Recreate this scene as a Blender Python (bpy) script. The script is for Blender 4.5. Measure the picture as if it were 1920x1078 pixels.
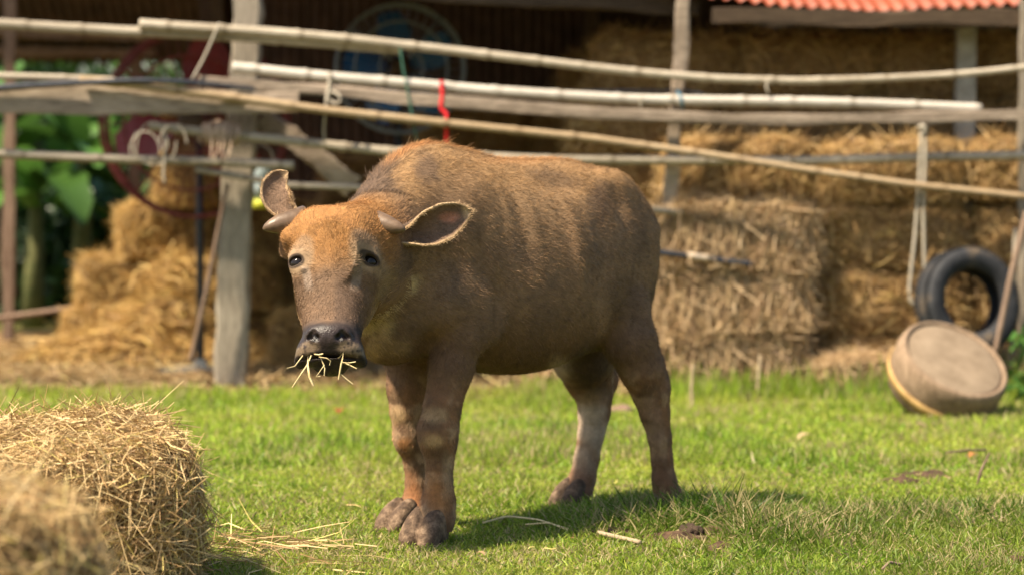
import bpy, bmesh, math, random
import numpy as np
from mathutils import Vector, Matrix
for o in list(bpy.data.objects): bpy.data.objects.remove(o)
SC = bpy.context.scene
COL = SC.collection
# ------------------------------------------------------------------ camera
FPX = 4620.0; CAMH = 0.95; PITCH = math.atan(136/FPX)
cam = bpy.data.cameras.new('camera'); camo = bpy.data.objects.new('camera', cam); COL.objects.link(camo)
cam.sensor_width = 36; cam.lens = FPX/1920*36; cam.clip_start = .05; cam.clip_end = 500
camo.location = (0, 0, CAMH); camo.rotation_euler = (math.pi/2-PITCH, 0, 0)
cam.dof.use_dof = True; cam.dof.focus_distance = 6.78; cam.dof.aperture_fstop = 2.3
SC.camera = camo
# ------------------------------------------------------------------ light
SUN_EL, SUN_AZ = math.radians(56), math.radians(-122)     # azimuth: clockwise from +Y (away from the camera)
W = bpy.data.worlds.new('World'); SC.world = W; W.use_nodes = True
wn = W.node_tree; bg = wn.nodes['Background']
sky = wn.nodes.new('ShaderNodeTexSky'); sky.sky_type = 'NISHITA'; sky.sun_disc = False
sky.sun_elevation = SUN_EL; sky.sun_rotation = SUN_AZ; sky.air_density = 1.3; sky.dust_density = 2.5
wn.links.new(sky.outputs[0], bg.inputs[0]); bg.inputs[1].default_value = .075
sl = bpy.data.lights.new('sun', 'SUN'); sl.energy = 5.0; sl.angle = math.radians(3); sl.color = (1, .86, .66)
so = bpy.data.objects.new('sun', sl); COL.objects.link(so); so.location = (-6, 4, 9)
sd = Vector((math.sin(SUN_AZ)*math.cos(SUN_EL), math.cos(SUN_AZ)*math.cos(SUN_EL), math.sin(SUN_EL)))
so.rotation_euler = sd.to_track_quat('Z', 'Y').to_euler()
SC.view_settings.view_transform = 'Standard'; SC.view_settings.look = 'None'
SC.view_settings.exposure = 1.2; SC.view_settings.gamma = 1
SC.cycles.use_denoising = True; SC.cycles.max_bounces = 6; SC.cycles.diffuse_bounces = 3
SC.cycles.glossy_bounces = 2; SC.cycles.transmission_bounces = 3; SC.cycles.transparent_max_bounces = 6
SC.cycles.sample_clamp_indirect = 4.0

# ------------------------------------------------------------------ helpers
def tag(o, label=None, cat=None, group=None, kind=None):
    if label: o['label'] = label
    if cat: o['category'] = cat
    if group: o['group'] = group
    if kind: o['kind'] = kind
    return o
def empty(name, loc=(0, 0, 0), rz=0):
    o = bpy.data.objects.new(name, None); COL.objects.link(o); o.location = loc; o.rotation_euler = (0, 0, rz)
    o.empty_display_size = .1
    return o
def link(name, me, parent=None, mat=None):
    if mat is not None and not me.materials: me.materials.append(mat)
    o = bpy.data.objects.new(name, me); COL.objects.link(o)
    if parent is not None: o.parent = parent
    return o
def world_child(o, parent):
    """parent o (built in world coordinates) under an empty that may stand anywhere"""
    o.parent = parent; o.matrix_parent_inverse = parent_matrix(parent).inverted(); return o
def parent_matrix(p):
    m = Matrix.LocRotScale(p.location, p.rotation_euler, p.scale)
    return parent_matrix(p.parent) @ p.matrix_parent_inverse @ m if p.parent else m
def npmesh(name, v, f, smooth=True):
    """v (n,3), f (m,k) arrays -> mesh"""
    me = bpy.data.meshes.new(name); v = np.asarray(v, np.float32); f = np.asarray(f, np.int32)
    me.vertices.add(len(v)); me.vertices.foreach_set('co', v.ravel())
    k = f.shape[1]; me.loops.add(f.size); me.loops.foreach_set('vertex_index', f.ravel())
    me.polygons.add(len(f)); me.polygons.foreach_set('loop_start', np.arange(0, f.size, k, dtype=np.int32))
    if smooth: me.polygons.foreach_set('use_smooth', np.ones(len(f), bool))
    me.update(calc_edges=True)
    return me
def vcol(me, name, c):
    a = me.color_attributes.new(name, 'FLOAT_COLOR', 'POINT')
    c = np.asarray(c, np.float32)
    if c.shape[1] == 3: c = np.concatenate([c, np.ones((len(c), 1), np.float32)], 1)
    a.data.foreach_set('color', c.ravel())
def px(x, y, Y):
    """world point where the ray through photo pixel (x, y) meets the vertical plane at distance Y"""
    r = Vector(((x-960)/FPX, -(y-539)/FPX, -1)); c, s = math.cos(math.pi/2-PITCH), math.sin(math.pi/2-PITCH)
    d = Vector((r.x, c*r.y-s*r.z, s*r.y+c*r.z)); t = Y/d.y
    return Vector((d.x*t, Y, CAMH+d.z*t))
def gpx(x, y, z=0.0):
    """world point where the pixel's ray meets the ground"""
    p = px(x, y, 1.0); k = (z-CAMH)/(p.z-CAMH)
    return Vector((p.x*k, k, z))
# ------------------------------------------------------------------ materials
def nmat(name, rough=.8, spec=.3):
    m = bpy.data.materials.new(name); m.use_nodes = True; nt = m.node_tree
    b = nt.nodes['Principled BSDF']; b.inputs['Roughness'].default_value = rough
    b.inputs['Specular IOR Level'].default_value = spec
    return m, nt, b
def node(nt, t, **kw):
    n = nt.nodes.new(t)
    for k, v in kw.items():
        if k[0] == '_': n.inputs[k[1:].replace('_', ' ')].default_value = v
        else: setattr(n, k, v)
    return n
def ramp(nt, src, stops):
    r = nt.nodes.new('ShaderNodeValToRGB'); nt.links.new(src, r.inputs[0]); e = r.color_ramp.elements
    while len(e) < len(stops): e.new(.5)
    for i, (p, c) in enumerate(stops): e[i].position = p; e[i].color = (*c, 1)
    return r.outputs[0]
def noise(nt, scale, detail=4, rough=.55, vec=None, dist=0):
    n = node(nt, 'ShaderNodeTexNoise', _Scale=scale, _Detail=detail, _Roughness=rough, _Distortion=dist)
    if vec is not None: nt.links.new(vec, n.inputs['Vector'])
    return n.outputs['Fac']
def mix(nt, fac, a, b, mode='MIX'):
    n = nt.nodes.new('ShaderNodeMix'); n.data_type = 'RGBA'; n.blend_type = mode
    if isinstance(fac, (int, float)): n.inputs[0].default_value = fac
    else: nt.links.new(fac, n.inputs[0])
    for i, x in ((6, a), (7, b)):
        if isinstance(x, (tuple, list)): n.inputs[i].default_value = (*x, 1)
        else: nt.links.new(x, n.inputs[i])
    return n.outputs[2]
def bump(nt, b, src, strength=.4, dist=.01):
    n = node(nt, 'ShaderNodeBump', _Strength=strength, _Distance=dist)
    nt.links.new(src, n.inputs['Height']); nt.links.new(n.outputs[0], b.inputs['Normal'])
def coords(nt, scale=(1, 1, 1), which='Object'):
    t = nt.nodes.new('ShaderNodeTexCoord'); m = nt.nodes.new('ShaderNodeMapping'); m.inputs['Scale'].default_value = scale
    nt.links.new(t.outputs[which], m.inputs[0]); return m.outputs[0]
def attr(nt, name, out='Color'):
    a = nt.nodes.new('ShaderNodeAttribute'); a.attribute_name = name; return a.outputs[out]
def objrand(nt):
    return nt.nodes.new('ShaderNodeObjectInfo').outputs['Random']
RNG = np.random.default_rng(7)
random.seed(7)
# ------------------------------------------------------------------ noise and tubes
def vnoise(P, scale, seed=0):
    """trilinear value noise in 0..1 for points P (n,3)"""
    q = np.asarray(P, np.float64)*scale+1000.5+seed*17.3; i = np.floor(q).astype(np.int64); f = q-i; f = f*f*(3-2*f); out = 0
    for a in (0, 1):
        for b in (0, 1):
            for c in (0, 1):
                h = ((i[:, 0]+a)*73856093 ^ (i[:, 1]+b)*19349663 ^ (i[:, 2]+c)*83492791 ^ (seed*2654435)) & 0xffffff
                h = ((h*1103515245+12345) >> 7) & 0xffff
                out = out+h/65535.*(f[:, 0] if a else 1-f[:, 0])*(f[:, 1] if b else 1-f[:, 1])*(f[:, 2] if c else 1-f[:, 2])
    return out
def fbm(P, scale, seed=0): return .55*vnoise(P, scale, seed)+.3*vnoise(P, scale*2.1, seed+1)+.15*vnoise(P, scale*4.3, seed+2)
def sstep(a, b, x): t = np.clip((x-a)/(b-a), 0, 1); return t*t*(3-2*t)
def tube(path, radii, sides=10, cap=True, twist=0.0):
    """closed round tube along world points -> V, F(quads) lists"""
    P = np.asarray(path, float); n = len(P); T = np.gradient(P, axis=0); T /= np.maximum(np.linalg.norm(T, axis=1), 1e-9)[:, None]
    up = np.array([0, 0, 1.]) if abs(T[0, 2]) < .9 else np.array([1., 0, 0])
    A = np.cross(T, up); A /= np.maximum(np.linalg.norm(A, axis=1), 1e-9)[:, None]; B = np.cross(T, A)
    a = np.arange(sides)*2*math.pi/sides+twist; r = np.broadcast_to(np.asarray(radii, float), (n,))
    V = P[:, None]+(A[:, None]*np.cos(a)[None, :, None]+B[:, None]*np.sin(a)[None, :, None])*r[:, None, None]
    V = V.reshape(-1, 3); F = []
    for i in range(n-1):
        for j in range(sides):
            k = (j+1) % sides; F.append((i*sides+j, i*sides+k, (i+1)*sides+k, (i+1)*sides+j))
    if cap:
        V = np.concatenate([V, P[:1], P[-1:]]); c0, c1 = n*sides, n*sides+1
        for j in range(sides):
            k = (j+1) % sides; F.append((c0, k, j, j)); F.append((c1, (n-1)*sides+j, (n-1)*sides+k, (n-1)*sides+k))
    return V, F
def mesh_from(name, parts, smooth=True):
    """parts: list of (V, F) with faces of 3 or 4 (degenerate quads become triangles)"""
    vs, fs, o = [], [], 0
    for V, F in parts:
        vs.append(np.asarray(V, float)); fs += [tuple(dict.fromkeys(int(i)+o for i in f)) for f in F]; o += len(V)
    me = bpy.data.meshes.new(name); me.from_pydata(np.concatenate(vs).tolist(), [], fs); me.update()
    if smooth: me.polygons.foreach_set('use_smooth', [True]*len(me.polygons))
    return me
# ================================================================== the setting
def ribbons(P, D, L, Wd, up, sag, col, k=3, taper=.75):
    """flat stems: roots P, directions D (n,3), lengths L, widths Wd, side hint up, sag (n) -> V, F, colours"""
    n = len(P); t = np.linspace(0, 1, k)
    S = np.cross(D, up); S /= np.maximum(np.linalg.norm(S, axis=1), 1e-6)[:, None]
    C = P[:, None]+D[:, None]*(L[:, None]*t)[..., None]; C[..., 2] -= (sag*L)[:, None]*(t**2)[None]
    w = (Wd[:, None]*(1-(1-taper)*t)[None]/2)[..., None]
    V = np.stack([C-S[:, None]*w, C+S[:, None]*w], 2).reshape(-1, 3)
    b = (np.arange(n)*2*k)[:, None]; F = []
    for i in range(k-1): F.append(np.concatenate([b+2*i, b+2*i+1, b+2*i+3, b+2*i+2], 1))
    return V, np.concatenate(F), np.repeat(col, 2*k, 0)
def bend_ribbons(P, D, L, Wd, rng, col, sag, kink=.45):
    """stems of two straight bits with a kink between them"""
    n = len(P); D2 = D+rng.normal(0, kink, D.shape); D2 /= np.linalg.norm(D2, axis=1)[:, None]
    a = rng.uniform(.3, .7, n); M = P+D*(L*a)[:, None]; E = M+D2*(L*(1-a))[:, None]; M[:, 2] -= sag*L*.25; E[:, 2] -= sag*L
    up = rng.normal(0, 1, (n, 3)); S = np.cross(D, up); S /= np.maximum(np.linalg.norm(S, axis=1), 1e-6)[:, None]; w = (Wd/2)[:, None]
    V = np.stack([P-S*w, P+S*w, M-S*w, M+S*w, E-S*w*.6, E+S*w*.6], 1).reshape(-1, 3); b = (np.arange(n)*6)[:, None]
    F = np.concatenate([b+np.array([[0, 1, 3, 2]]), b+np.array([[2, 3, 5, 4]])])
    return V, F, np.repeat(col, 6, 0)
STRAW = np.array([[.64, .49, .24], [.55, .39, .18], [.46, .31, .14], [.36, .22, .095], [.24, .145, .065], [.60, .49, .16]])
OLD = np.array([[.62, .46, .27], [.54, .38, .21], [.44, .30, .155], [.34, .22, .115], [.24, .15, .08], [.60, .43, .22]])
DIM = np.array([[.58, .40, .18], [.50, .335, .14], [.42, .265, .105], [.32, .19, .075], [.22, .13, .055], [.54, .39, .14]])
GOLD = np.array([[.60, .41, .15], [.52, .34, .115], [.45, .28, .09], [.35, .20, .065], [.26, .15, .05], [.56, .40, .12]])
def palette(rng, pal, n, w=(.2, .26, .22, .16, .1, .06)):
    return pal[rng.choice(len(pal), n, p=w)]*rng.uniform(.8, 1.18, (n, 1))
def tint_mat(name, rough=.75, transl=0.0, spec=.2, attr_name='tint'):
    m, nt, b = nmat(name, rough, spec); c = attr(nt, attr_name); nt.links.new(c, b.inputs['Base Color'])
    if transl:
        t = nt.nodes.new('ShaderNodeBsdfTranslucent'); nt.links.new(c, t.inputs[0]); ms = nt.nodes.new('ShaderNodeMixShader'); ms.inputs[0].default_value = transl
        out = nt.nodes['Material Output']; nt.links.new(b.outputs[0], ms.inputs[1]); nt.links.new(t.outputs[0], ms.inputs[2]); nt.links.new(ms.outputs[0], out.inputs[0])
    return m
M_STRAW = tint_mat('straw', .55, .12, .35)
M_GRASS = tint_mat('grass', .45, .5, .35); M_LEAF = tint_mat('leaf', .4, .3, .4)
def straw_core(name, dark, mid):
    m, nt, b = nmat(name, .9, .1); s = coords(nt, (1, 1, 1)); n1 = noise(nt, 30, 6, .7, s); w = node(nt, 'ShaderNodeTexWave', _Scale=60, _Distortion=14, _Detail=3); nt.links.new(s, w.inputs[0])
    nt.links.new(mix(nt, .5, ramp(nt, n1, [(.3, dark), (.7, mid)]), ramp(nt, w.outputs[1], [(.2, dark), (.9, mid)])), b.inputs['Base Color']); bump(nt, b, n1, .8, .02); return m
M_CORE = straw_core('straw_core', (.07, .042, .018), (.24, .15, .065)); M_COREOLD = straw_core('old_straw_core', (.09, .06, .036), (.26, .18, .105))
M_COREDIM = straw_core('dim_straw_core', (.12, .072, .03), (.34, .21, .09))
def sq_surface(d, a, b, c, p=5.0, seed=0, rough=.02):
    r = (np.abs(d[:, 0]/a)**p+np.abs(d[:, 1]/b)**p+np.abs(d[:, 2]/c)**p)**(-1/p); P = d*r[:, None]
    N = np.stack([np.sign(P[:, i])*np.abs(P[:, i]/s)**(p-1)/s for i, s in enumerate((a, b, c))], 1); N /= np.linalg.norm(N, axis=1)[:, None]
    return P+N*((fbm(P+seed*3.1, 5, seed)-.5)*rough*2+(fbm(P+seed, 16, seed+5)-.5)*rough)[:, None], N
def sample_dirs(rng, n, a, b, c):
    w = np.array([b*c, b*c, a*c, a*c, a*b, a*b]); f = rng.choice(6, n, p=w/w.sum()); q = rng.uniform(-1, 1, (n, 3))
    for i in range(3): q[f == 2*i, i] = 1; q[f == 2*i+1, i] = -1
    q = q*np.array([a, b, c]); return q/np.linalg.norm(q, axis=1)[:, None]
def bale_meshes(seed, size, nst, pal, length=(.05, .2), width=(.0025, .0045), rough=.025, sag=.15, out=.16, p=5.0, core=M_CORE, droop=0.0, frac=None, tilt=0.0):
    """core mesh and straw mesh of one bale, base at z = 0; size = full length, depth, height"""
    rng = np.random.default_rng(seed); a, b, c = [x/2 for x in size]
    u = np.linspace(-1, 1, 17); vs = []; fs = []
    bm = bmesh.new(); bmesh.ops.create_cube(bm, size=2); bmesh.ops.subdivide_edges(bm, edges=bm.edges[:], cuts=13, use_grid_fill=True)
    Q = np.array([v.co[:] for v in bm.verts])*np.array([a, b, c]); Q, _ = sq_surface(Q/np.linalg.norm(Q, axis=1)[:, None], a, b, c, p, seed, rough); Q[:, 2] += c
    Q[:, 2] += tilt*Q[:, 1]*(Q[:, 2]/(2*c))
    for v, q in zip(bm.verts, Q*np.array([.985, .985, .99])): v.co = q
    cm = bpy.data.meshes.new('core'); bm.to_mesh(cm); bm.free(); cm.materials.append(core); cm.polygons.foreach_set('use_smooth', [True]*len(cm.polygons))
    d = sample_dirs(rng, nst, a, b, c); P, N = sq_surface(d, a, b, c, p, seed, rough)
    keep = (P[:, 2] > -c*.97) | (rng.random(nst) < .1); P, N = P[keep], N[keep]; n = len(P)
    T = rng.normal(0, 1, (n, 3))*np.array([1.0, .8, .75]); T -= (T*N).sum(1)[:, None]*N; T /= np.linalg.norm(T, axis=1)[:, None]
    side = np.abs(N[:, 2]) < .6
    if droop: T = T+np.array([0, 0, -droop])*side[:, None]*rng.uniform(.2, 1.2, (n, 1))
    o = np.abs(rng.normal(0, out, n)); o = np.where(rng.random(n) < .06, o+rng.uniform(.3, .9, n), o)
    D = T+N*o[:, None]; D /= np.linalg.norm(D, axis=1)[:, None]
    L = rng.uniform(*length, n)*np.where(rng.random(n) < .05, 1.5, 1); W_ = rng.uniform(*width, n)
    col = palette(rng, pal, n); col *= (.75+.5*fbm(P, 9, seed+9))[:, None]
    P = P+N*rng.uniform(-.012, .012, (n, 1))-D*(L*.35)[:, None]; P[:, 2] += c; P[:, 2] += tilt*P[:, 1]*(P[:, 2]/(2*c))
    V, F, C = bend_ribbons(P, D, L, W_, rng, col, np.full(n, sag)*rng.uniform(0, 1.5, n)*side, .28)
    V[:, 2] = np.maximum(V[:, 2], .002)
    sm = npmesh('straw', V, F, False); vcol(sm, 'tint', C); sm.materials.append(M_STRAW)
    return cm, sm
def place_bale(meshes, loc, rz, label, group, rot=(0, 0), name='straw_bale', flip=False, sc=(1, 1, 1)):
    r = empty(name, loc); r.rotation_euler = (rot[0], rot[1], rz+(math.pi if flip else 0)); r.scale = sc
    tag(r, label, 'straw bale', group); link('core', meshes[0], r); s = link('straw', meshes[1], r); s['kind'] = 'stuff'
    return r
def plain(name, c0, c1, rough=.8, sc=12, stretch=(1, 1, 1), bmp=.4, bd=.01, spec=.25, metal=0, obj_var=.0, which='Object'):
    m, nt, b = nmat(name, rough, spec); s = coords(nt, stretch, which); n1 = noise(nt, sc, 6, .65, s)
    c = ramp(nt, n1, [(.3, c0), (.7, c1)])
    if obj_var: c = mix(nt, obj_var, c, ramp(nt, objrand(nt), [(0, (.35, .35, .35)), (1, (1.3, 1.25, 1.2))]), 'MULTIPLY')
    nt.links.new(c, b.inputs['Base Color']); b.inputs['Metallic'].default_value = metal; bump(nt, b, n1, bmp, bd); return m
# ---------------------------------------------------------------- ground, lawn
m, nt, b = nmat('soil', .95, .1); s = coords(nt); n1 = noise(nt, 3.0, 6, .6, s); n2 = noise(nt, 45, 5, .7, s)
nt.links.new(mix(nt, .55, ramp(nt, n1, [(.35, (.10, .12, .026)), (.65, (.17, .15, .045))]), ramp(nt, n2, [(.3, (.045, .035, .016)), (.7, (.17, .155, .055))])), b.inputs['Base Color']); bump(nt, b, n2, .8, .02)
M_SOIL = m
tag(link('ground', npmesh('ground', [(-150, -20, 0), (150, -20, 0), (150, 300, 0), (-150, 300, 0)], [(0, 1, 2, 3)]), None, M_SOIL), kind='structure')
M_EARTH = plain('bare_earth', (.032, .019, .011), (.125, .075, .043), .95, 40, bmp=.8, bd=.015)
SOILP = [(1275, 1013, .12, .04), (1330, 1002, .08, .034), (1510, 988, .11, .04), (1575, 1000, .08, .03), (1735, 893, .10, .05), (1690, 905, .07, .04), (1150, 1003, .07, .022), (1350, 1030, .06, .02), (1445, 1010, .05, .02)]
def patch(name, x, y, rx, ry, z, mat, seed, lump=.02):
    """a low mound of bare earth"""
    c = gpx(x, y); rng = np.random.default_rng(seed); nr, na = 7, 26; V = []; F = []
    for i in range(nr):
        for j in range(na):
            a = 2*math.pi*j/na; k = i/(nr-1); e = 1+.35*math.sin(3*a+seed)+.2*math.sin(5*a+2*seed)
            V.append((c.x+rx*k*e*math.cos(a), c.y+ry*2.2*k*e*math.sin(a), 0))
    V = np.array(V); k = np.repeat(np.arange(nr)/(nr-1), na); V[:, 2] = z+lump*(1-k)*(.3+1.6*fbm(V, 30, seed))*(k < 1)-.006*(k > .95)
    for i in range(nr-1):
        for j in range(na): F.append((i*na+j, i*na+(j+1) % na, (i+1)*na+(j+1) % na, (i+1)*na+j)[::-1])
    me = npmesh(name, V, F); o = link(name, me, None, mat); o['kind'] = 'structure'; return o
for i, (x, y, rx, ry) in enumerate(SOILP): patch('bare_earth_patch', x, y, rx, ry, .004, M_EARTH, i+1)
def lawn():
    rng = np.random.default_rng(5); n = 400000
    # denser near the camera, where a blade can be told apart
    Y = 5.9+(rng.random(n)**1.35)*7.6; X = rng.uniform(-1, 1, n)*(Y*.222+.25); P = np.stack([X, Y, np.zeros(n)], 1)
    dens = fbm(P, 2.2, 2); dens2 = fbm(P, 9, 4); keep = rng.random(n) < .55+.9*(dens2-.25)
    edge = 12.75+.35*(fbm(P, 1.6, 8)-.5); keep &= Y < np.where(X < .15+.3*(dens-.5), edge, 13.6)
    for (x, y, rx, ry) in SOILP:
        c = gpx(x, y); r = np.hypot((X-c.x)/rx, (Y-c.y)/(ry*2.2))*(.75+.5*dens2); keep &= rng.random(n) < .10+.9*sstep(.45, 1.5, r)
    P = P[keep]; n = len(P); X, Y = P[:, 0], P[:, 1]; dens, dens2 = dens[keep], dens2[keep]
    L = rng.uniform(.014, .036, n)*(.7+.8*fbm(P, 4, 12)); 
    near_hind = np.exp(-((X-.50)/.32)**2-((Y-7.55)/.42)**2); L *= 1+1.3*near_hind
    tuft = sstep(.58, .75, fbm(P, 1.1, 31)); L *= 1+.7*tuft
    border = sstep(12.15, 12.7, Y)*sstep(.55, .8, X); L *= 1+3.6*border*rng.uniform(.3, 1.3, n)
    edgeg = sstep(12.2, 12.6, Y)*(X < .5); L *= 1+1.3*edgeg
    az = rng.uniform(0, 2*math.pi, n); lean = rng.uniform(.25, 1.25, n)*np.where(border > .3, .45, 1); D = np.stack([np.cos(az)*np.sin(lean), np.sin(az)*np.sin(lean), np.cos(lean)], 1)
    Wd = rng.uniform(.0030, .0066, n)*(1+.05*(Y-6))*np.where(border > .3, 1.3, 1)
    G = np.array([[.265, .365, .034], [.32, .405, .05], [.205, .305, .027], [.40, .43, .075], [.13, .215, .024]]); col = G[rng.choice(5, n, p=(.26, .25, .2, .17, .12))]*rng.uniform(.55, 1.35, (n, 1))*(.6+.8*fbm(P, 38, 61))[:, None]
    yel = sstep(.45, .68, fbm(P, 1.7, 41))[:, None]; col = col*(1-.35*yel)+np.array([.38, .37, .07])*.35*yel
    lush_shade = sstep(.15, .6, X)*sstep(8.5, 7.7, Y)*(.5+.8*sstep(.35, .6, fbm(P, 2.6, 71))); L *= 1+.55*lush_shade; col = col*(1-.34*lush_shade[:, None]*np.array([1, .78, 1]))  # taller green grass on the near right, calf's shade also in its colour
    fary = sstep(7.6, 9.6, Y)[:, None]; col = col*(1+.28*fary)*(1-.30*tuft[:, None]*np.array([1, .7, 1])); col = col*(1-.30*(near_hind[:, None]*np.array([1, .6, 1])))  # grass by the hind hooves darkened for its length and the calf's shadow
    dry = (rng.random(n) < .13+.26*sstep(.45, .65, dens))[:, None]; col = np.where(dry, np.array([.50, .41, .20])*rng.uniform(.7, 1.1, (n, 1)), col)
    col = np.where((border > .4)[:, None], col*np.array([.72, .85, .7]), col)
    up = rng.normal(0, 1, (n, 3)); up[:, 2] *= .3
    k2 = Y > 9.2                                              # far blades: fewer faces
    V1, F1, C1 = ribbons(P[~k2], D[~k2], L[~k2], Wd[~k2], up[~k2], np.full((~k2).sum(), .25), col[~k2], 3, .25)
    V2, F2, C2 = ribbons(P[k2], D[k2], L[k2]*1.15, Wd[k2]*1.35, up[k2], np.zeros(k2.sum()), col[k2], 2, .3)
    V = np.concatenate([V1, V2]); F = np.concatenate([F1, F2+len(V1)]); C = np.concatenate([C1, C2])
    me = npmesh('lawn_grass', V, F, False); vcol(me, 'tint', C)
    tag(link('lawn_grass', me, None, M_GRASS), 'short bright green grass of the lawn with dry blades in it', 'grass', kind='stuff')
    # broad low weed leaves mixed in
    m_ = 26000; Y = 5.9+(rng.random(m_)**1.4)*6; X = rng.uniform(-1, 1, m_)*(Y*.222+.2); P = np.stack([X, Y, rng.uniform(.002, .016, m_)], 1)
    keep = fbm(P, 3.1, 51) > .45; P = P[keep]; m_ = len(P); az = rng.uniform(0, 6.28, m_); el = rng.uniform(.0, .7, m_)
    D = np.stack([np.cos(az)*np.cos(el), np.sin(az)*np.cos(el), np.sin(el)], 1); L = rng.uniform(.007, .015, m_)
    V, F, C = ribbons(P, D, L, rng.uniform(.005, .009, m_), np.tile([0, 0, 1.], (m_, 1)), np.full(m_, .3), np.array([.13, .235, .035])*rng.uniform(.7, 1.4, (m_, 1)), 3, .5)
    me = npmesh('weed_leaves', V, F, False); vcol(me, 'tint', C)
    tag(link('weed_leaves', me, None, M_GRASS), 'small round weed leaves growing low among the lawn grass', 'weeds', kind='stuff')
lawn()
# ---------------------------------------------------------------- straw on the shed floor
def floor_straw():
    rng = np.random.default_rng(9); nx, ny = 60, 46; X = np.linspace(-4.6, 3.9, nx); Y = np.linspace(12.5, 19.6, ny); g = np.stack(np.meshgrid(X, Y, indexing='ij'), -1).reshape(-1, 2)
    P = np.concatenate([g, np.zeros((len(g), 1))], 1); f = fbm(P, 1.6, 8); e = 12.85+.5*(f-.5)+.35*sstep(.0, .5, P[:, 0])
    P[:, 2] = np.clip((P[:, 1]-e)*.12, -.02, .03)+.03*(fbm(P, 5, 2)-.5)*(P[:, 1] > e+.1)+.0045
    F = [(i*ny+j, (i+1)*ny+j, (i+1)*ny+j+1, i*ny+j+1) for i in range(nx-1) for j in range(ny-1)]
    m = plain('trodden_straw', (.12, .07, .028), (.30, .19, .078), .9, 22, (1, 2.2, 1), .9, .02)
    tag(link('straw_covered_ground', npmesh('straw_covered_ground', P, F), None, m), kind='structure')
    n = 26000; Y = 12.75+rng.random(n)**1.5*6.2; X = rng.uniform(-4.4, 1.6, n); X = np.where(rng.random(n) < .8, rng.uniform(-3.4, .6, n), X)
    P = np.stack([X, Y, rng.uniform(.018, .05, n)], 1); az = rng.uniform(0, 6.28, n); el = rng.normal(0, .16, n)
    D = np.stack([np.cos(az)*np.cos(el), np.sin(az)*np.cos(el), np.sin(el)], 1)
    V, F, C = bend_ribbons(P, D, rng.uniform(.06, .22, n), rng.uniform(.004, .008, n), rng, palette(rng, STRAW*.68, n), np.full(n, .05)); V[:, 2] = np.maximum(V[:, 2], .008)
    me = npmesh('floor_straw', V, F, False); vcol(me, 'tint', C); tag(link('floor_straw', me, None, M_STRAW), 'loose trodden straw strewn over the ground under the shed', 'straw', kind='stuff')
floor_straw()
# ---------------------------------------------------------------- bales in front
A_ = bale_meshes(11, (1.05, .62, .43), 26000, STRAW, (.035, .17), (.0016, .0036), .03, .2, .16, 4.2, droop=.25, tilt=.14)
place_bale(A_, (-1.325, 6.28, .0), .10, 'pale straw bale on the grass beside the buffalo, in sharp focus', None, (0, -.075)).location.z = -.04
B_ = bale_meshes(12, (.95, .55, .47), 11000, STRAW, (.05, .2), (.002, .004), .03, .2, .18, 4.0, droop=.3)
place_bale(B_, (-1.235, 4.42, 0), -.12, 'blurred straw bale in front of the sharp one', None)
def strew(name, spots, n, label, seed, length=(.06, .28), z=(.012, .03)):
    rng = np.random.default_rng(seed); sp = np.array([(*gpx(x, y)[:2], r) for x, y, r in spots]); i = rng.choice(len(sp), n)
    P = np.concatenate([sp[i, :2]+rng.normal(0, 1, (n, 2))*sp[i, 2:]*np.array([1, 1.2]), rng.uniform(*z, (n, 1))], 1); az = rng.uniform(0, 6.28, n); el = rng.normal(.05, .12, n)
    D = np.stack([np.cos(az)*np.cos(el), np.sin(az)*np.cos(el), np.sin(el)], 1)
    V, F, C = bend_ribbons(P, D, rng.uniform(*length, n), rng.uniform(.0022, .004, n), rng, palette(rng, STRAW, n), np.full(n, .02), .5); V[:, 2] = np.maximum(V[:, 2], .012)
    me = npmesh(name, V, F, False); vcol(me, 'tint', C); return tag(link(name, me, None, M_STRAW), label, 'straw', kind='stuff')
strew('loose_straw', [(420, 1040, .06), (450, 1020, .09), (500, 1040, .10), (560, 1035, .09), (480, 1078, .10), (400, 1060, .05)], 190, 'loose straw stems fallen on the grass at the foot of the bale', 3)
strew('lawn_litter', [(x, y, .35) for x in (700, 1000, 1400, 1700) for y in (800, 900, 1010)], 90, 'scattered dry stalks lying on the lawn', 4, (.02, .07), (.015, .025))
# ================================================================== shed, fence and what stands in it
YF = 12.85                                                   # the fence's plane; the shed's posts stand just behind it
def smooth_path(P, n):
    P = np.array([tuple(p) for p in P], float); s = np.r_[0, np.cumsum(np.linalg.norm(np.diff(P, axis=0), axis=1))]; t = np.linspace(0, s[-1], n)
    Q = np.stack([np.interp(t, s, P[:, k]) for k in range(3)], 1)
    for _ in range(max(2, n//14)): Q[1:-1] = (Q[:-2]+2*Q[1:-1]+Q[2:])/4
    return Q, t
def bamboo(path, r0, r1, seed, gap=.30):
    rng = np.random.default_rng(seed); L = np.linalg.norm(np.diff(np.array([tuple(p) for p in path]), axis=0), axis=1).sum(); n = max(12, int(L/.022))
    Q, t = smooth_path(path, n); r = np.interp(t, [0, t[-1]], [r0, r1]); x = gap*rng.uniform(.3, .9); shade = np.ones(n)
    while x < t[-1]:
        r = r*(1+.16*np.exp(-((t-x)/.015)**2)-.07*np.exp(-((t-x-.028)/.015)**2)); shade *= 1-.4*np.exp(-((t-x-.022)/.010)**2); x += gap*rng.uniform(.75, 1.45)
    Q[:, 2] += .006*np.sin(t*rng.uniform(1.5, 3)+rng.uniform(0, 6)); return tube(Q, r, 12)+(shade,)
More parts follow.
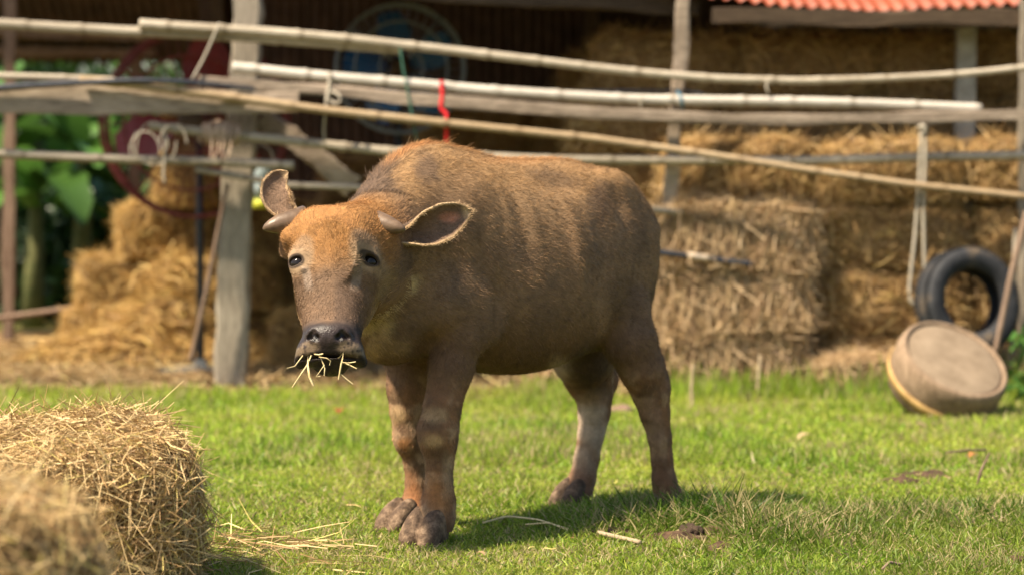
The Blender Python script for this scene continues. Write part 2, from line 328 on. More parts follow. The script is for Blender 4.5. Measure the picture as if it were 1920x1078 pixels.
def timber(path, wide, thick, seed, n=60, wob=.008, out=(0, -1, 0)):
    """a sawn or split length of wood: four-sided, edges worn"""
    rng = np.random.default_rng(seed); Q, t = smooth_path(path, n); T = np.gradient(Q, axis=0); T /= np.linalg.norm(T, axis=1)[:, None]
    O = np.array(out, float); O = O-(T @ O)[:, None]*T; O /= np.linalg.norm(O, axis=1)[:, None]; S = np.cross(T, O)
    w = np.interp(t/t[-1], np.linspace(0, 1, len(wide)), wide)/2; h = thick/2; V = []; sec = [(-1, -.8), (-.85, -1), (.85, -1), (1, -.8), (1, .8), (.85, 1), (-.85, 1), (-1, .8)]
    nz = np.stack([np.interp(t, np.linspace(0, t[-1], 14), rng.normal(0, wob, 14)) for _ in range(8)], 1)
    for k, (a, b) in enumerate(sec): V.append(Q+S*(w*a+nz[:, k]*np.sign(a))[:, None]+O*(h*b)+0*Q)
    V = np.stack(V, 1).reshape(-1, 3); F = []; m_ = len(Q)
    for i in range(m_-1):
        for j in range(8): F.append((i*8+j, i*8+(j+1) % 8, (i+1)*8+(j+1) % 8, (i+1)*8+j))
    F.append(tuple(range(7, -1, -1))); F.append(tuple((m_-1)*8+j for j in range(8))); return V, F
def wood_mat(name, c0, c1, c2, stretch=(2, 14, 14), joint=False):
    m, nt, b = nmat(name, .85, .2); s = coords(nt, stretch); n1 = noise(nt, 5, 7, .7, s, .6); n2 = noise(nt, 2.2, 3, .5, coords(nt))
    c = mix(nt, .45, ramp(nt, n1, [(.36, c0), (.5, c1), (.64, c2)]), ramp(nt, n2, [(.3, c0), (.7, c2)])); c = mix(nt, .5, c, ramp(nt, objrand(nt), [(0, (.65, .62, .6)), (1, (1.2, 1.18, 1.15))]), 'MULTIPLY')
    if joint: c = mix(nt, 1.0, c, attr(nt, 'joint'), 'MULTIPLY')
    nt.links.new(c, b.inputs['Base Color']); bump(nt, b, n1, .6, .01); return m
M_BAMBOO = wood_mat('bamboo', (.23, .195, .15), (.38, .34, .28), (.50, .46, .39), (3, 20, 20), True); M_TAN = wood_mat('tan_bamboo', (.28, .20, .12), (.42, .32, .20), (.52, .42, .29), (3, 20, 20), True)
M_PALE = wood_mat('bleached_bamboo', (.38, .355, .32), (.53, .51, .475), (.62, .605, .575), (3, 20, 20), True); M_OLD = wood_mat('weathered_wood', (.12, .09, .065), (.31, .245, .185), (.47, .39, .31))
M_POST = wood_mat('grey_post', (.14, .118, .09), (.28, .24, .188), (.38, .335, .268), (14, 14, 2)); M_DARK = wood_mat('dark_timber', (.035, .024, .016), (.075, .05, .032), (.12, .085, .055))
M_BROWN = wood_mat('brown_pole', (.10, .065, .045), (.20, .135, .095), (.30, .215, .16), (14, 14, 2)); M_CONC = plain('concrete', (.25, .235, .20), (.42, .40, .35), .95, 20, bmp=.4)
fence = tag(empty('bamboo_fence', tuple(px(1000, 403, YF).xy)+(0,)), 'rickety fence of bamboo poles and old planks in front of the shed', 'fence')
def rail(name, pts, r0, r1, mat, seed, dy=0.0, label=None, kind='b', wide=None, thick=.03, gap=.3):
    P = [px(x, y, YF+dy) for x, y in pts]
    g = bamboo(P, r0*.88, r1*.88, seed, gap) if kind == 'b' else timber(P, wide, thick, seed)
    me = mesh_from(name, [g[:2]], kind == 'b'); sh = np.repeat(g[2], 12) if kind == 'b' else np.ones(len(me.vertices)); sh = np.r_[sh, np.ones(len(me.vertices)-len(sh))]
    vcol(me, 'joint', np.repeat(sh[:, None], 3, 1)*np.array([1, .97, .92])**(1+(1-sh[:, None])*4)); o = link(name, me, None, mat); world_child(o, fence)
    if label: o['label'] = label
    return o
K = YF/FPX                                                   # metres per pixel at the fence
rail('bamboo_rail', [(-420, 14), (-60, 38), (0, 43), (250, 60), (480, 74), (620, 84), (752, 94)], .030, .030, M_BAMBOO, 1, -.01)
rail('bamboo_rail', [(262, 44), (480, 58), (620, 72), (752, 87), (1000, 112), (1200, 135), (1350, 150), (1500, 155), (1650, 149), (1800, 138), (1990, 118)], .030, .019, M_BAMBOO, 2, -.05)
rail('bamboo_rail', [(436, 125), (540, 138), (640, 149), (900, 170), (1200, 185), (1500, 193), (1840, 204)], .031, .028, M_PALE, 3, -.07, 'thick bleached bamboo pole, almost white')
rail('wooden_rail', [(372, 151), (600, 170), (850, 192), (1100, 211), (1300, 221), (1500, 225), (1700, 223), (1990, 211)], 0, 0, M_OLD, 4, -.10, 'rough split rail with peeling bark', 'w', (.042, .05, .056, .052, .054, .054, .05, .04), .045)
rail('plank', [(-420, 182), (-60, 186), (0, 187), (200, 189), (400, 191), (560, 193)], 0, 0, M_OLD, 5, -.11, 'broad weathered plank with a wavy grain', 'w', (.14, .145, .15, .13, .10), .03)
rail('bamboo_rail', [(-420, 124), (-60, 139), (0, 143), (120, 148), (215, 153)], .022, .018, M_BAMBOO, 18, -.07)
rail('bamboo_rail', [(150, 152), (230, 160), (400, 180), (600, 206), (850, 231), (1100, 257), (1300, 286), (1500, 319), (1700, 348), (1990, 377)], .026, .019, M_TAN, 6, -.165, 'long thin tan pole slanting down across the other rails')
rail('bamboo_rail', [(280, 236), (420, 254), (620, 275), (720, 285), (1000, 296), (1110, 298), (1300, 302), (1500, 304), (1600, 301), (1750, 294), (1990, 288)], .028, .027, M_BAMBOO, 7, -.03, gap=.24)
rail('bamboo_rail', [(-420, 266), (-60, 283), (0, 287), (250, 298), (400, 304), (551, 313)], .027, .027, M_BAMBOO, 8, -.04)
rail('bamboo_rail', [(366, 319), (470, 335), (540, 347), (660, 350), (900, 366), (1195, 390), (1281, 400)], .020, .017, M_BAMBOO, 9, -.02)
rail('bamboo_rail', [(-60, 601.), (0, 595), (146, 574), (220, 566)], .021, .019, M_BROWN, 10, 3.4, gap=.4)
rail('plank', [(490, 222), (560, 268), (662, 352)], 0, 0, M_OLD, 12, .26, 'grey board nailed on as a slanting brace', 'w', (.10, .11, .11), .03)
rail('post', [(1283, -30), (1274, 130), (1265, 240), (1252, 450), (1240, 600), (1236, 720)], 0, 0, M_OLD, 13, .05, 'crooked thin grey fence post', 'w', (.06, .065, .065, .06, .055), .05)
rail('post', [(426, 345), (392, 520), (358, 676)], .013, .016, M_BROWN, 14, .02, 'thin leaning brown stick')
rail('post', [(1926, 396), (1895, 520), (1866, 660)], .019, .017, M_BROWN, 15, -.25, 'leaning brown stick')
rail('post', [(1926, -20), (1924, 300), (1919, 720)], 0, 0, M_POST, 16, .12, None, 'w', (.07, .06, .055), .05)
rail('post', [(1904, 430), (1900, 560), (1896, 690)], .014, .013, M_BAMBOO, 17, -.10)
rail('post', [(-335, -30), (-338, 300), (-342, 735)], 0, 0, M_POST, 19, .05, None, 'w', (.09, .09, .09), .08)
# pipe, cable and ties hang on the fence: things of their own
M_PIPE = plain('black_pipe', (.015, .018, .025), (.045, .05, .065), .4, 20, bmp=.1); M_ROPE = plain('pale_rope', (.30, .26, .20), (.48, .43, .35), .9, 60, bmp=.6)
def strand(name, pts, r, mat, label, cat, group=None, n=40, sides=6, parent=None):
    Q, _ = smooth_path(pts, n); o = link(name, mesh_from(name, [tube(Q, r, sides)]), None, mat); tag(o, label, cat, group); return o
pipe = empty('black_pipe', tuple(px(1330, 485, YF-.06))); tag(pipe, 'short black plastic pipe taped to the thin fence post', 'pipe')
Q, _ = smooth_path([px(1205, 468, YF-.06), px(1250, 475, YF-.06), px(1330, 485, YF-.06), px(1413, 496, YF-.06)], 24); o = link('tube', mesh_from('tube', [tube(Q, .0165, 10)]), None, M_PIPE); world_child(o, pipe)
Q, _ = smooth_path([px(1290, 479.5, YF-.06), px(1330, 485, YF-.06)], 5); o = link('tape', mesh_from('tape', [tube(Q, .0185, 10)]), None, plain('old_tape', (.34, .27, .2), (.5, .42, .33), .6)); world_child(o, pipe)
strand('black_hose', [px(-60, 172, YF-.16), px(0, 165, YF-.16), px(120, 157, YF-.17), px(260, 151, YF-.20), px(350, 154, YF-.19), px(440, 164, YF-.15), px(560, 176, YF-.03), px(700, 190, YF+.03)], np.linspace(.021, .008, 40), M_PIPE, 'black hose lying along the broad weathered plank', 'hose')
strand('black_cable', [px(1090, 172, YF-.02), px(1200, 170, YF-.03), px(1290, 171, YF-.03), px(1320, 178, YF-.05)], .008, M_PIPE, 'short black cable on top of the bleached bamboo pole', 'cable')
M_RED = plain('red_ribbon', (.55, .012, .02), (.72, .03, .035), .5, 20, bmp=.1); M_GREEN = plain('green_cord', (.03, .10, .07), (.06, .16, .11), .7); M_BLUE = plain('blue_tie', (.02, .12, .20), (.04, .20, .30), .6)
strand('red_ribbon', [px(828, 152, YF-.11), px(830, 180, YF-.115), px(826, 205, YF-.12), px(838, 214, YF-.13), px(836, 236, YF-.145), px(838, 252, YF-.11), px(837, 275, YF-.09)], np.r_[np.full(14, .012), np.full(26, .010)], M_RED, 'bright red ribbon tied round the bleached bamboo pole', 'ribbon')
strand('green_cord', [px(750, 92, YF-.09), px(756, 130, YF-.105), px(768, 190, YF-.13), px(775, 232, YF-.15), px(784, 275, YF-.12)], .0055, M_GREEN, 'green cord hanging from the topmost bamboo rail', 'cord')
strand('blue_tie', [px(1270, 172, YF-.06), px(1276, 180, YF-.104), px(1279, 194, YF-.108), px(1280, 203, YF-.06)], .006, M_BLUE, 'blue plastic tie round the bleached bamboo pole', 'tie', n=14)
hang = 'pale strips hanging from the rails'
strand('hanging_strip', [px(619, 136, YF-.11), px(617, 165, YF-.12), px(610, 205, YF-.15), px(607, 245, YF-.1), px(609, 272, YF-.08)], np.r_[np.full(16, .011), np.full(24, .006)], M_ROPE, 'pale strip knotted over the bleached bamboo pole above the slanting board', 'strip', hang)
strand('hanging_strip', [px(622, 172, YF-.12), px(636, 178, YF-.14), px(640, 190, YF-.14), px(628, 196, YF-.14), px(618, 188, YF-.13)], .008, M_ROPE, 'knotted tail of a pale strip under the bleached bamboo pole', 'strip', hang, 20)
strand('hanging_string', [px(411, 44, YF-.09), px(396, 80, YF-.11), px(378, 118, YF-.13), px(360, 150, YF-.15)], .0065, M_ROPE, 'pale string slanting from the topmost rails down to the broad plank', 'string', hang, 16)
strand('hanging_string', [px(1439, 148, YF-.085), px(1437, 165, YF-.10), px(1441, 176, YF-.10)], .006, M_ROPE, 'short pale string tied on the thin end of the topmost rail', 'string', hang, 10)
strand('hanging_string', [px(1203, 180, YF-.11), px(1201, 200, YF-.11), px(1204, 218, YF-.06)], .006, M_ROPE, 'short pale tie between the bleached pole and the rough split rail', 'string', hang, 10)
rope = tag(empty('rope_loop', tuple(px(1728, 235, YF-.14))), 'long loop of pale rope hanging from the rough split rail, left of the tyre', 'rope')
Q, _ = smooth_path([px(1729, 206, YF-.05), px(1731, 222, YF-.10), px(1727, 245, YF-.13), px(1724, 330, YF-.13), px(1716, 440, YF-.13), px(1706, 530, YF-.13), px(1703, 562, YF-.13), px(1712, 578, YF-.13), px(1727, 577, YF-.13), px(1734, 558, YF-.13), px(1733, 480, YF-.13), px(1731, 380, YF-.135), px(1735, 300, YF-.135), px(1735, 250, YF-.13)], 90)
o = link('cord', mesh_from('cord', [tube(Q, .0095, 7)]), None, M_ROPE); world_child(o, rope)
g = [tube(smooth_path([px(1722, 240, YF-.13), px(1731, 236, YF-.155), px(1738, 243, YF-.15), px(1730, 250, YF-.15)], 12)[0], .011, 7)]; o = link('knot', mesh_from('knot', g), None, M_ROPE); world_child(o, rope)
# wire coil and bundle of twine on the short bamboo rail
rng = np.random.default_rng(21); coil = tag(empty('wire_coil', tuple(px(300, 270, YF-.12))), 'loose coil of pale plastic cord looped over the end of a bamboo rail', 'cord')
for k, (cx, cy, rx, ry, a0, a1) in enumerate(((290, 270, 42, 40, 2.5, 6.4), (285, 285, 30, 55, .1, 3.3), (325, 275, 26, 42, .1, 3.2), (272, 282, 28, 35, -.2, 3.6))):
    P = [px(cx+rx*math.cos(a)+3*rng.normal()*.3, cy-ry*math.sin(a), YF-.10-.012*k) for a in np.linspace(a0, a1, 14)]; o = link('loop', mesh_from('loop', [tube(smooth_path(P, 40)[0], .0045, 6)]), None, M_ROPE); world_child(o, coil)
P = [px(310, 238, YF-.11), px(309, 290, YF-.115), px(306, 330, YF-.11), px(309, 345, YF-.11)]; o = link('loop', mesh_from('loop', [tube(smooth_path(P, 24)[0], .007, 6)]), None, M_ROPE); world_child(o, coil)
M_TWINE = plain('pink_twine', (.36, .26, .18), (.56, .42, .32), .9, 60, bmp=.6)
bundle = tag(empty('twine_bundle', tuple(px(412, 262, YF-.10))), 'thick pinkish bundle of twine wound round a bamboo rail beside the post', 'twine')
for k in range(26):
    x0 = 386+56*k/25; a = rng.uniform(0, 6.28); P = []
    for j in range(11):
        t = a+j*.62; q = px(x0+rng.normal(0, 2), 251+(x0-400)*.06, YF-.03); rr = .040+.022*math.sin(math.pi*k/25)+rng.normal(0, .004)
        P.append(q+Vector((.004*j*(1 if k % 2 else -1), -rr*math.cos(t), rr*math.sin(t)*1.05)))
    o = link('strand', mesh_from('strand', [tube(smooth_path(P, 26)[0], .0065, 5)]), None, M_TWINE); world_child(o, bundle)
for k in range(4):
    x0 = 398+36*k/3; P = [px(x0, 262, YF-.09), px(x0+rng.normal(0, 3), 285, YF-.11), px(x0-6+rng.normal(0, 7), 300+rng.uniform(-5, 6), YF-.11)]; o = link('strand', mesh_from('strand', [tube(smooth_path(P, 10)[0], .005, 5)]), None, M_TWINE); world_child(o, bundle)
# ---------------------------------------------------------------- shed
shed = tag(empty('hay_shed', (0, 15.5, 0)), 'open timber hay shed with a red corrugated iron roof', 'shed')
def shed_part(name, g, mat, smooth=False, label=None):
    o = link(name, mesh_from(name, [g] if isinstance(g, tuple) else g, smooth), None, mat); world_child(o, shed)
    if label: o['label'] = label
    return o
shed_part('post', timber([px(470, -160, 13.06), px(464, 0, 13.06), px(457, 200, 13.06), px(450, 320, 13.06)], (.145, .145, .15, .15), .12, 30), M_POST)
shed_part('post', timber([px(447, 300, 13.03), px(441, 440, 13.03), px(436, 600, 13.03), px(431, 750, 13.03)], (.165, .168, .168, .16), .10, 31), M_POST, False, 'broad grey lower half of the post')
shed_part('post', timber([px(1813, -40, 13.32), px(1811, 120, 13.32), px(1808, 300, 13.32), px(1806, 740, 13.32)], (.10, .105, .11, .11), .10, 32, wob=.002), M_CONC, False, 'pale concrete post')
shed_part('post', timber([px(2075, -40, 13.2), px(2075, 740, 13.2)], (.10, .1), .10, 33), M_POST)
for x in (-2.2, .6, 3.6): shed_part('post', timber([(x, 18.5, 0), (x, 18.5, 3.6)], (.12, .12), .12, 34), M_DARK)
shed_part('beam', timber([px(300, -60, 13.12), px(840, -10, 13.12), px(1060, 0, 13.12), px(1310, 14, 13.12)], (.09, .09, .09, .09), .08, 35), M_DARK)
shed_part('beam', timber([px(1335, 30, 13.02), px(1600, 36, 13.02), px(2100, 34, 13.02)], (.085, .085, .085), .08, 36), M_DARK)
# roof: corrugated sheets side by side, eave line as it sags in the photograph
M_ROOF = plain('red_iron', (.22, .036, .011), (.36, .085, .028), .55, 6, bmp=.15, spec=.35, obj_var=.35); M_RUST = plain('rusty_iron', (.035, .022, .016), (.09, .055, .038), .8, 8, bmp=.2)
YE = 13.02; PITCH_R = .27
def eave_z(x):
    xs = [px(q, 0, YE).x for q in (275, 840, 1360, 1500, 1650, 1760, 1920, 2100)]; ys = [px(900, q, YE).z for q in (-108, -58, -4, 14, 24, 15, 7, -2)]
    return np.interp(x, xs, ys)
def corrugated(x0, x1, y0, y1, zf, amp=.012, pitch=.076, ny=10):
    X = np.arange(x0, x1+.001, pitch/8); Y = np.linspace(y0, y1, ny); g = np.stack(np.meshgrid(X, Y, indexing='ij'), -1).reshape(-1, 2)
    Z = zf(g[:, 0], g[:, 1])+amp*np.sin(2*math.pi*g[:, 0]/pitch); V = np.c_[g, Z]; F = [(i*ny+j, (i+1)*ny+j, (i+1)*ny+j+1, i*ny+j+1) for i in range(len(X)-1) for j in range(ny-1)]
    n = len(V); V2 = V.copy(); V2[:, 2] -= .0022; F2 = [tuple(n+i for i in f[::-1]) for f in F]
    E = [(i*ny, n+i*ny, n+(i+1)*ny, (i+1)*ny) for i in range(len(X)-1)]
    return np.concatenate([V, V2]), F+F2+E
x = -3.11; k = 0
while x < 4.2:
    w_ = .76; dz = .004*(k % 2); dy = (.0, -.035, .015, -.02)[k % 4]
    shed_part('roof_sheet', corrugated(x, x+w_+.05, YE+dy, 18.9, lambda X, Y, dz=dz: eave_z(X)*(1-(Y-YE)/5.97)+2.15*((Y-YE)/5.97)+PITCH_R*(Y-YE)+dz), M_ROOF, True); x += w_; k += 1
for yy in (14.2, 15.8, 17.4): shed_part('purlin', timber([(-2.3, yy, 2.1+PITCH_R*(yy-YE)-.02), (4.3, yy, 2.05+PITCH_R*(yy-YE)-.02)], (.06, .06), .05, int(yy*10)), M_DARK)
def wall_sheet(x0, x1, y, z0, z1):
    X = np.arange(x0, x1+.001, .019); V = []; F = []
    for xx in X: V += [(xx, y+.01*math.sin(xx*82.7), z0), (xx, y+.01*math.sin(xx*82.7), z1)]
    F = [(2*i, 2*i+2, 2*i+3, 2*i+1) for i in range(len(X)-1)]; n = len(V); V2 = [(a, b+.003, c) for a, b, c in V]
    return np.array(V+V2), F+[tuple(n+i for i in f[::-1]) for f in F]
for i in range(9): shed_part('wall_sheet', wall_sheet(-2.35+.76*i, -2.35+.76*(i+1)+.03, 18.62+.006*(i % 2), .0, 3.7), M_RUST, True)
# lean-to roof behind on the left, its underside in view
lean = tag(empty('lean_to', (-4.0, 19, 0)), 'dark lean-to roof on thin brown poles behind the straw pile', 'shelter')
def lean_part(name, g, mat): o = link(name, mesh_from(name, [g], name == 'roof_sheet'), None, mat); world_child(o, lean); return o
for i in range(4): lean_part('roof_sheet', corrugated(-5.6+.8*i, -5.6+.8*i+.84, 17.6, 19.4, lambda X, Y, i=i: 3.3-.64*(Y-17.6)+.003*(i % 2)), M_RUST)
for (x_, y0, y1, Y_) in ((15, -60, 650, 18.1), (250, 100, 640, 19.2)): lean_part('post', timber([px(x_+6, y0, Y_), px(x_, y1, Y_)], (.085, .08), .07, int(x_)+50), M_BROWN)
for (y0, y1, Y_) in ((62, 68, 18.75), (96, 101, 19.15)): lean_part('purlin', timber([px(-200, y0-4, Y_), px(0, y0, Y_), px(290, y1, Y_)], (.07, .07, .06), .06, int(y0)), M_BROWN)
# ---------------------------------------------------------------- stacked bales
SZ = (.80, .44, .345)
def variants(pal, core, seed, n=3, droop=.5, nst=3200, out=.22, length=(.05, .22)): return [bale_meshes(seed+i, SZ, nst, pal, length, (.0028, .0062), .035, .3, out, 5.0, core=core, droop=droop) for i in range(n)]
V_DIM = variants(DIM, M_COREDIM, 100); V_GOLD = variants(GOLD, M_CORE, 200, 3, .7, 3800, .26); V_OLD = variants(OLD, M_COREOLD, 300, 3, 2.2, 7500, .20, (.06, .26))
rb = random.Random(4)
def bale_at(var, x, y, z, rz, label, group, sc=1.0):
    r = place_bale(rb.choice(var), (x, y, z), rz+rb.uniform(-.05, .05), label, group, (rb.uniform(-.03, .03), rb.uniform(-.03, .03)), flip=rb.random() < .5); r.scale = (sc, sc, 1); return r
G1 = 'bales stacked at the open end of the shed'
rows = ('bottom', 'second', 'third', 'fourth', 'fifth', 'topmost')
# upper rows behind the concrete post
cols = ('by the thin crooked post', 'midway under the roof edge', 'beside the concrete post', 'at the end post')
for k in range(6):
    for j, X in enumerate((.72, 1.50, 2.28, 3.06)):
        if k == 5 and j == 3: continue
        bale_at(V_DIM, X+(.12 if k > 2 and k % 2 else 0), 13.66+(.03*(k % 2) if k > 2 else 0), .33*k if k < 3 else .315*k+.02, 0, 'brown bale in %s layer of the tall stack, %s' % (rows[k], cols[j]), G1)
G2 = 'bales in front of the tall stack'
for k in range(3):                                           # grey, slumped ones behind the thin post
    bale_at(V_OLD, 1.13+.02*k, 13.03+.02*k, .335*k, .03, 'grey straw bale with hanging wisps, %s of the slumped heap behind the black pipe' % ('lowest', 'middle', 'topmost')[k], G2, 1.06)
bale_at(V_OLD, .52, 13.22, 0, .0, 'grey weathered straw bale behind the hind legs of the buffalo', G2)
for k in range(4):
    bale_at(V_DIM, 2.02, 13.22, .335*k, 0, 'brown straw bale between the grey heap and the tyre, %s layer' % rows[k], G2)
    bale_at(V_DIM, 2.84, 13.26, .335*k, 0, 'brown straw bale behind the tyre, %s layer' % rows[k], G2)
bale_at(V_DIM, 1.20, 13.25, 1.01, 0, 'brown straw bale lying on top of the grey slumped heap', G2)
low = bale_at(V_OLD, 1.98, 12.83, 0, .05, 'low flattened grey straw bale between the grey heap and the round tub', G2); low.scale = (1.0, .8, .62)
low = bale_at(V_OLD, 2.56, 12.92, 0, -.05, 'low flattened straw bale under the tyre', G2); low.scale = (.9, .8, .66)
G3 = 'bales stacked deep inside the shed'
for k in range(6):
    for j, X in enumerate((-1.1, -.28, .54)):
        if k == 5 and j != 2: continue
        if k >= 4 and j == 0: continue
        bale_at(V_DIM, X+.2*(k % 2), 17.0, .335*k, 0, 'dim bale in %s layer deep in the shed, %s' % (rows[k], ('behind the blue fan', 'beside the blue fan', 'next to the front stack')[j]), G3)
G4 = 'golden bales in the pile left of the post'
S4 = 4620/16.0
def gold(x, y, Y, rz, label, z=None, sc=1.0): p = px(x, y, Y); return bale_at(V_GOLD, p.x, Y, p.z if z is None else z, rz, label, G4, sc)
gold(215, 0, 15.9, .25, 'golden straw bale at the low corner of the pile beside the plants', 0.0, .85); gold(415, 0, 15.9, 0, 'golden straw bale at the foot of the pile behind the leaning stick', 0.0)
gold(240, 0, 16.0, .1, 'golden straw bale in the second layer at the edge by the plants', .335, .8); gold(405, 0, 15.85, -.1, 'golden straw bale in the second layer behind the leaning stick', .335)
gold(318, 0, 15.95, .3, 'golden straw bale in the middle of the pile, third layer', .67, .85); gold(470, 0, 16.2, 0, 'golden straw bale third layer up behind the grey post', .67)
gold(375, 0, 16.0, 1.2, 'golden straw bale in the fourth layer under the topmost one', 1.0, .9); gold(372, 0, 16.15, 1.45, 'topmost golden straw bale of the pile', 1.34, .8)
gold(560, 0, 16.3, 0, 'golden straw bale at the foot of the pile, right of the grey post', 0.0, .8); gold(530, 0, 16.4, .2, 'golden straw bale on the foot bale right of the grey post', .335, .8)
gold(556, 0, 14.9, 1.5, 'lone golden bale on the floor behind the head of the buffalo', 0.0, .62)
def heap(name, x, y, Y, rx, ry, rz, n, pal, label, seed):
    """a loose heap of straw: a low dome of stems"""
    rng = np.random.default_rng(seed); c = px(x, y, Y); t = rng.uniform(0, 6.28, n); r = np.sqrt(rng.random(n)); P = np.stack([c.x+rx*r*np.cos(t), Y+ry*r*np.sin(t), rz*(1-r**1.6)*(.75+.5*rng.random(n))+.02], 1)
    D = rng.normal(0, 1, (n, 3))*np.array([1, 1, .35]); D /= np.linalg.norm(D, axis=1)[:, None]
    V, F, C = bend_ribbons(P, D, rng.uniform(.08, .28, n), rng.uniform(.005, .009, n), rng, palette(rng, pal, n), np.full(n, .2)); V[:, 2] = np.maximum(V[:, 2], .01)
    root = tag(empty(name, (c.x, Y, 0)), label, 'straw'); me = npmesh('straw', V, F, False); vcol(me, 'tint', C); o = link('straw', me, None, M_STRAW); o['kind'] = 'stuff'; world_child(o, root)
    g = np.linspace(0, 1, 8); A = np.linspace(0, 6.283, 25)[:-1]; cv = [(c.x+rx*q*math.cos(a), Y+ry*q*math.sin(a), rz*.8*(1-q**1.6)+.006*(q < 1)) for q in g for a in A]
    cf = [(i*24+j, i*24+(j+1) % 24, (i+1)*24+(j+1) % 24, (i+1)*24+j) for i in range(7) for j in range(24)]; o = link('core', npmesh('core', cv, [f[::-1] for f in cf]), None, M_CORE); world_child(o, root)
heap('straw_heap', 250, 0, 15.35, .75, .45, .26, 2600, GOLD, 'loose golden straw spilling over the floor in front of the pile', 61)
heap('straw_heap', 320, 0, 15.5, .40, .35, .62, 1800, GOLD, 'steep heap of golden straw leaning on the pile behind the leaning stick', 62)
# ================================================================== the buffalo calf
# animal frame: u forward, v to its left, w up
AC = np.array([0.035, 7.57, 0.0]); AF = np.array([-.71, -.704, 0]); AF /= np.linalg.norm(AF)
AL = np.array([-AF[1], AF[0], 0.0]); AU = np.array([0, 0, 1.0])
AM = np.stack([AF, AL, AU])                              # rows: axes
def aw(u, v, w): return AC+u*AF+v*AL+w*AU
def apx(x, y, v):
    """world point where a photo pixel's ray meets the animal's lengthwise plane at v"""
    p = np.array(px(x, y, 1.0)); o = np.array([0, 0, CAMH]); d = p-o
    t = (v-(o-AC) @ AL)/(d @ AL)
    return o+t*d
class Grid:
    def __init__(s, org, axes, lo, hi, h):
        s.org, s.ax, s.lo, s.h = np.asarray(org, float), np.asarray(axes, float), np.asarray(lo, float), h
        s.n = np.ceil((np.asarray(hi)-s.lo)/h).astype(int)+1
        s.D = np.full(s.n, .25, np.float32)
    def sub(s, c, r):
        q = s.ax @ (np.asarray(c)-s.org)
        a = np.maximum(np.floor((q-r-s.lo)/s.h).astype(int), 0); b = np.minimum(np.ceil((q+r-s.lo)/s.h).astype(int)+1, s.n)
        if (a >= b).any(): return None, None
        g = np.meshgrid(*[s.lo[i]+np.arange(a[i], b[i])*s.h for i in range(3)], indexing='ij')
        g = np.stack(g, -1).astype(np.float32)
        return tuple(slice(a[i], b[i]) for i in range(3)), (g @ s.ax.astype(np.float32)+s.org.astype(np.float32))
    def add(s, prim, k=.02, op='u'):
        c, r, f = prim
        sl_, P = s.sub(c, r+.1 if op == 'u' else r+.04)
        if sl_ is None: return
        d = f(P); D = s.D[sl_]
        if op == 'u':
            h = np.clip(.5+.5*(D-d)/k, 0, 1); s.D[sl_] = D*(1-h)+d*h-k*h*(1-h)
        else:
            h = np.clip(.5-.5*(D+d)/k, 0, 1); s.D[sl_] = D*(1-h)-d*h+k*h*(1-h)
    def world(s, V): return (V*s.h+s.lo) @ s.ax+s.org
def P_cone(a, b, ra, rb):
    a, b = np.asarray(a, np.float32), np.asarray(b, np.float32); ab = b-a; L2 = float(ab @ ab)+1e-9
    def f(P):
        t = np.clip(((P-a) @ ab)/L2, 0, 1)
        return np.linalg.norm(P-a-t[..., None]*ab, axis=-1)-(ra+(rb-ra)*t)
    return ((a+b)/2, math.sqrt(L2)/2+max(ra, rb), f)
def P_ell(c, r, axes=None):
    c = np.asarray(c, np.float32); r = np.asarray(r, np.float32); A = np.asarray(axes if axes is not None else np.eye(3), np.float32)
    def f(P):
        q = (P-c) @ A.T; k0 = np.linalg.norm(q/r, axis=-1); k1 = np.linalg.norm(q/(r*r), axis=-1)+1e-6
        return k0*(k0-1)/k1
    return (c, float(r.max()), f)
def P_loft(org, axes, st, pw=2.0):
    """sections along axis 0: rows (t, side centre, height centre, half width, half height up, half height down)"""
    org = np.asarray(org, np.float32); A = np.asarray(axes, np.float32); st = np.asarray(st, np.float32)
    def smooth(t, col):
        # Catmull-Rom style: piecewise cubic through the stations
        x = st[:, 0]; y = st[:, col]; m = np.gradient(y, x)
        i = np.clip(np.searchsorted(x, t)-1, 0, len(x)-2); h = x[i+1]-x[i]; s = np.clip((t-x[i])/h, 0, 1)
        return ((1+2*s)*(1-s)**2*y[i]+s*(1-s)**2*h*m[i]+s*s*(3-2*s)*y[i+1]+s*s*(s-1)*h*m[i+1])
    def f(P):
        q = (P-org) @ A.T; t = q[..., 0]; tc = np.clip(t, st[0, 0], st[-1, 0])
        # tables are sampled once along t, then looked up
        T = np.linspace(st[0, 0], st[-1, 0], 240); lut = [np.interp(tc, T, smooth(T, c)) for c in range(1, 6)]
        vc, wc, a, bu, bd = lut
        dv = (q[..., 1]-vc)/np.maximum(a, .004); dw = q[..., 2]-wc; b = np.where(dw > 0, bu, bd); dw = dw/np.maximum(b, .004)
        rr = (np.abs(dv)**pw+np.abs(dw)**pw)**(1/pw)
        d = (rr-1)*np.minimum(a, b)
        e = np.abs(t-tc)
        return np.where(e > 0, np.hypot(np.maximum(d, 0), e), d)
    c = (st[0, 0]+st[-1, 0])/2; mid = org+A.T @ np.array([c, st[:, 1].mean(), st[:, 2].mean()], np.float32)
    return (mid, float((st[-1, 0]-st[0, 0])/2+max(st[:, 3:].max(), 0)), f)
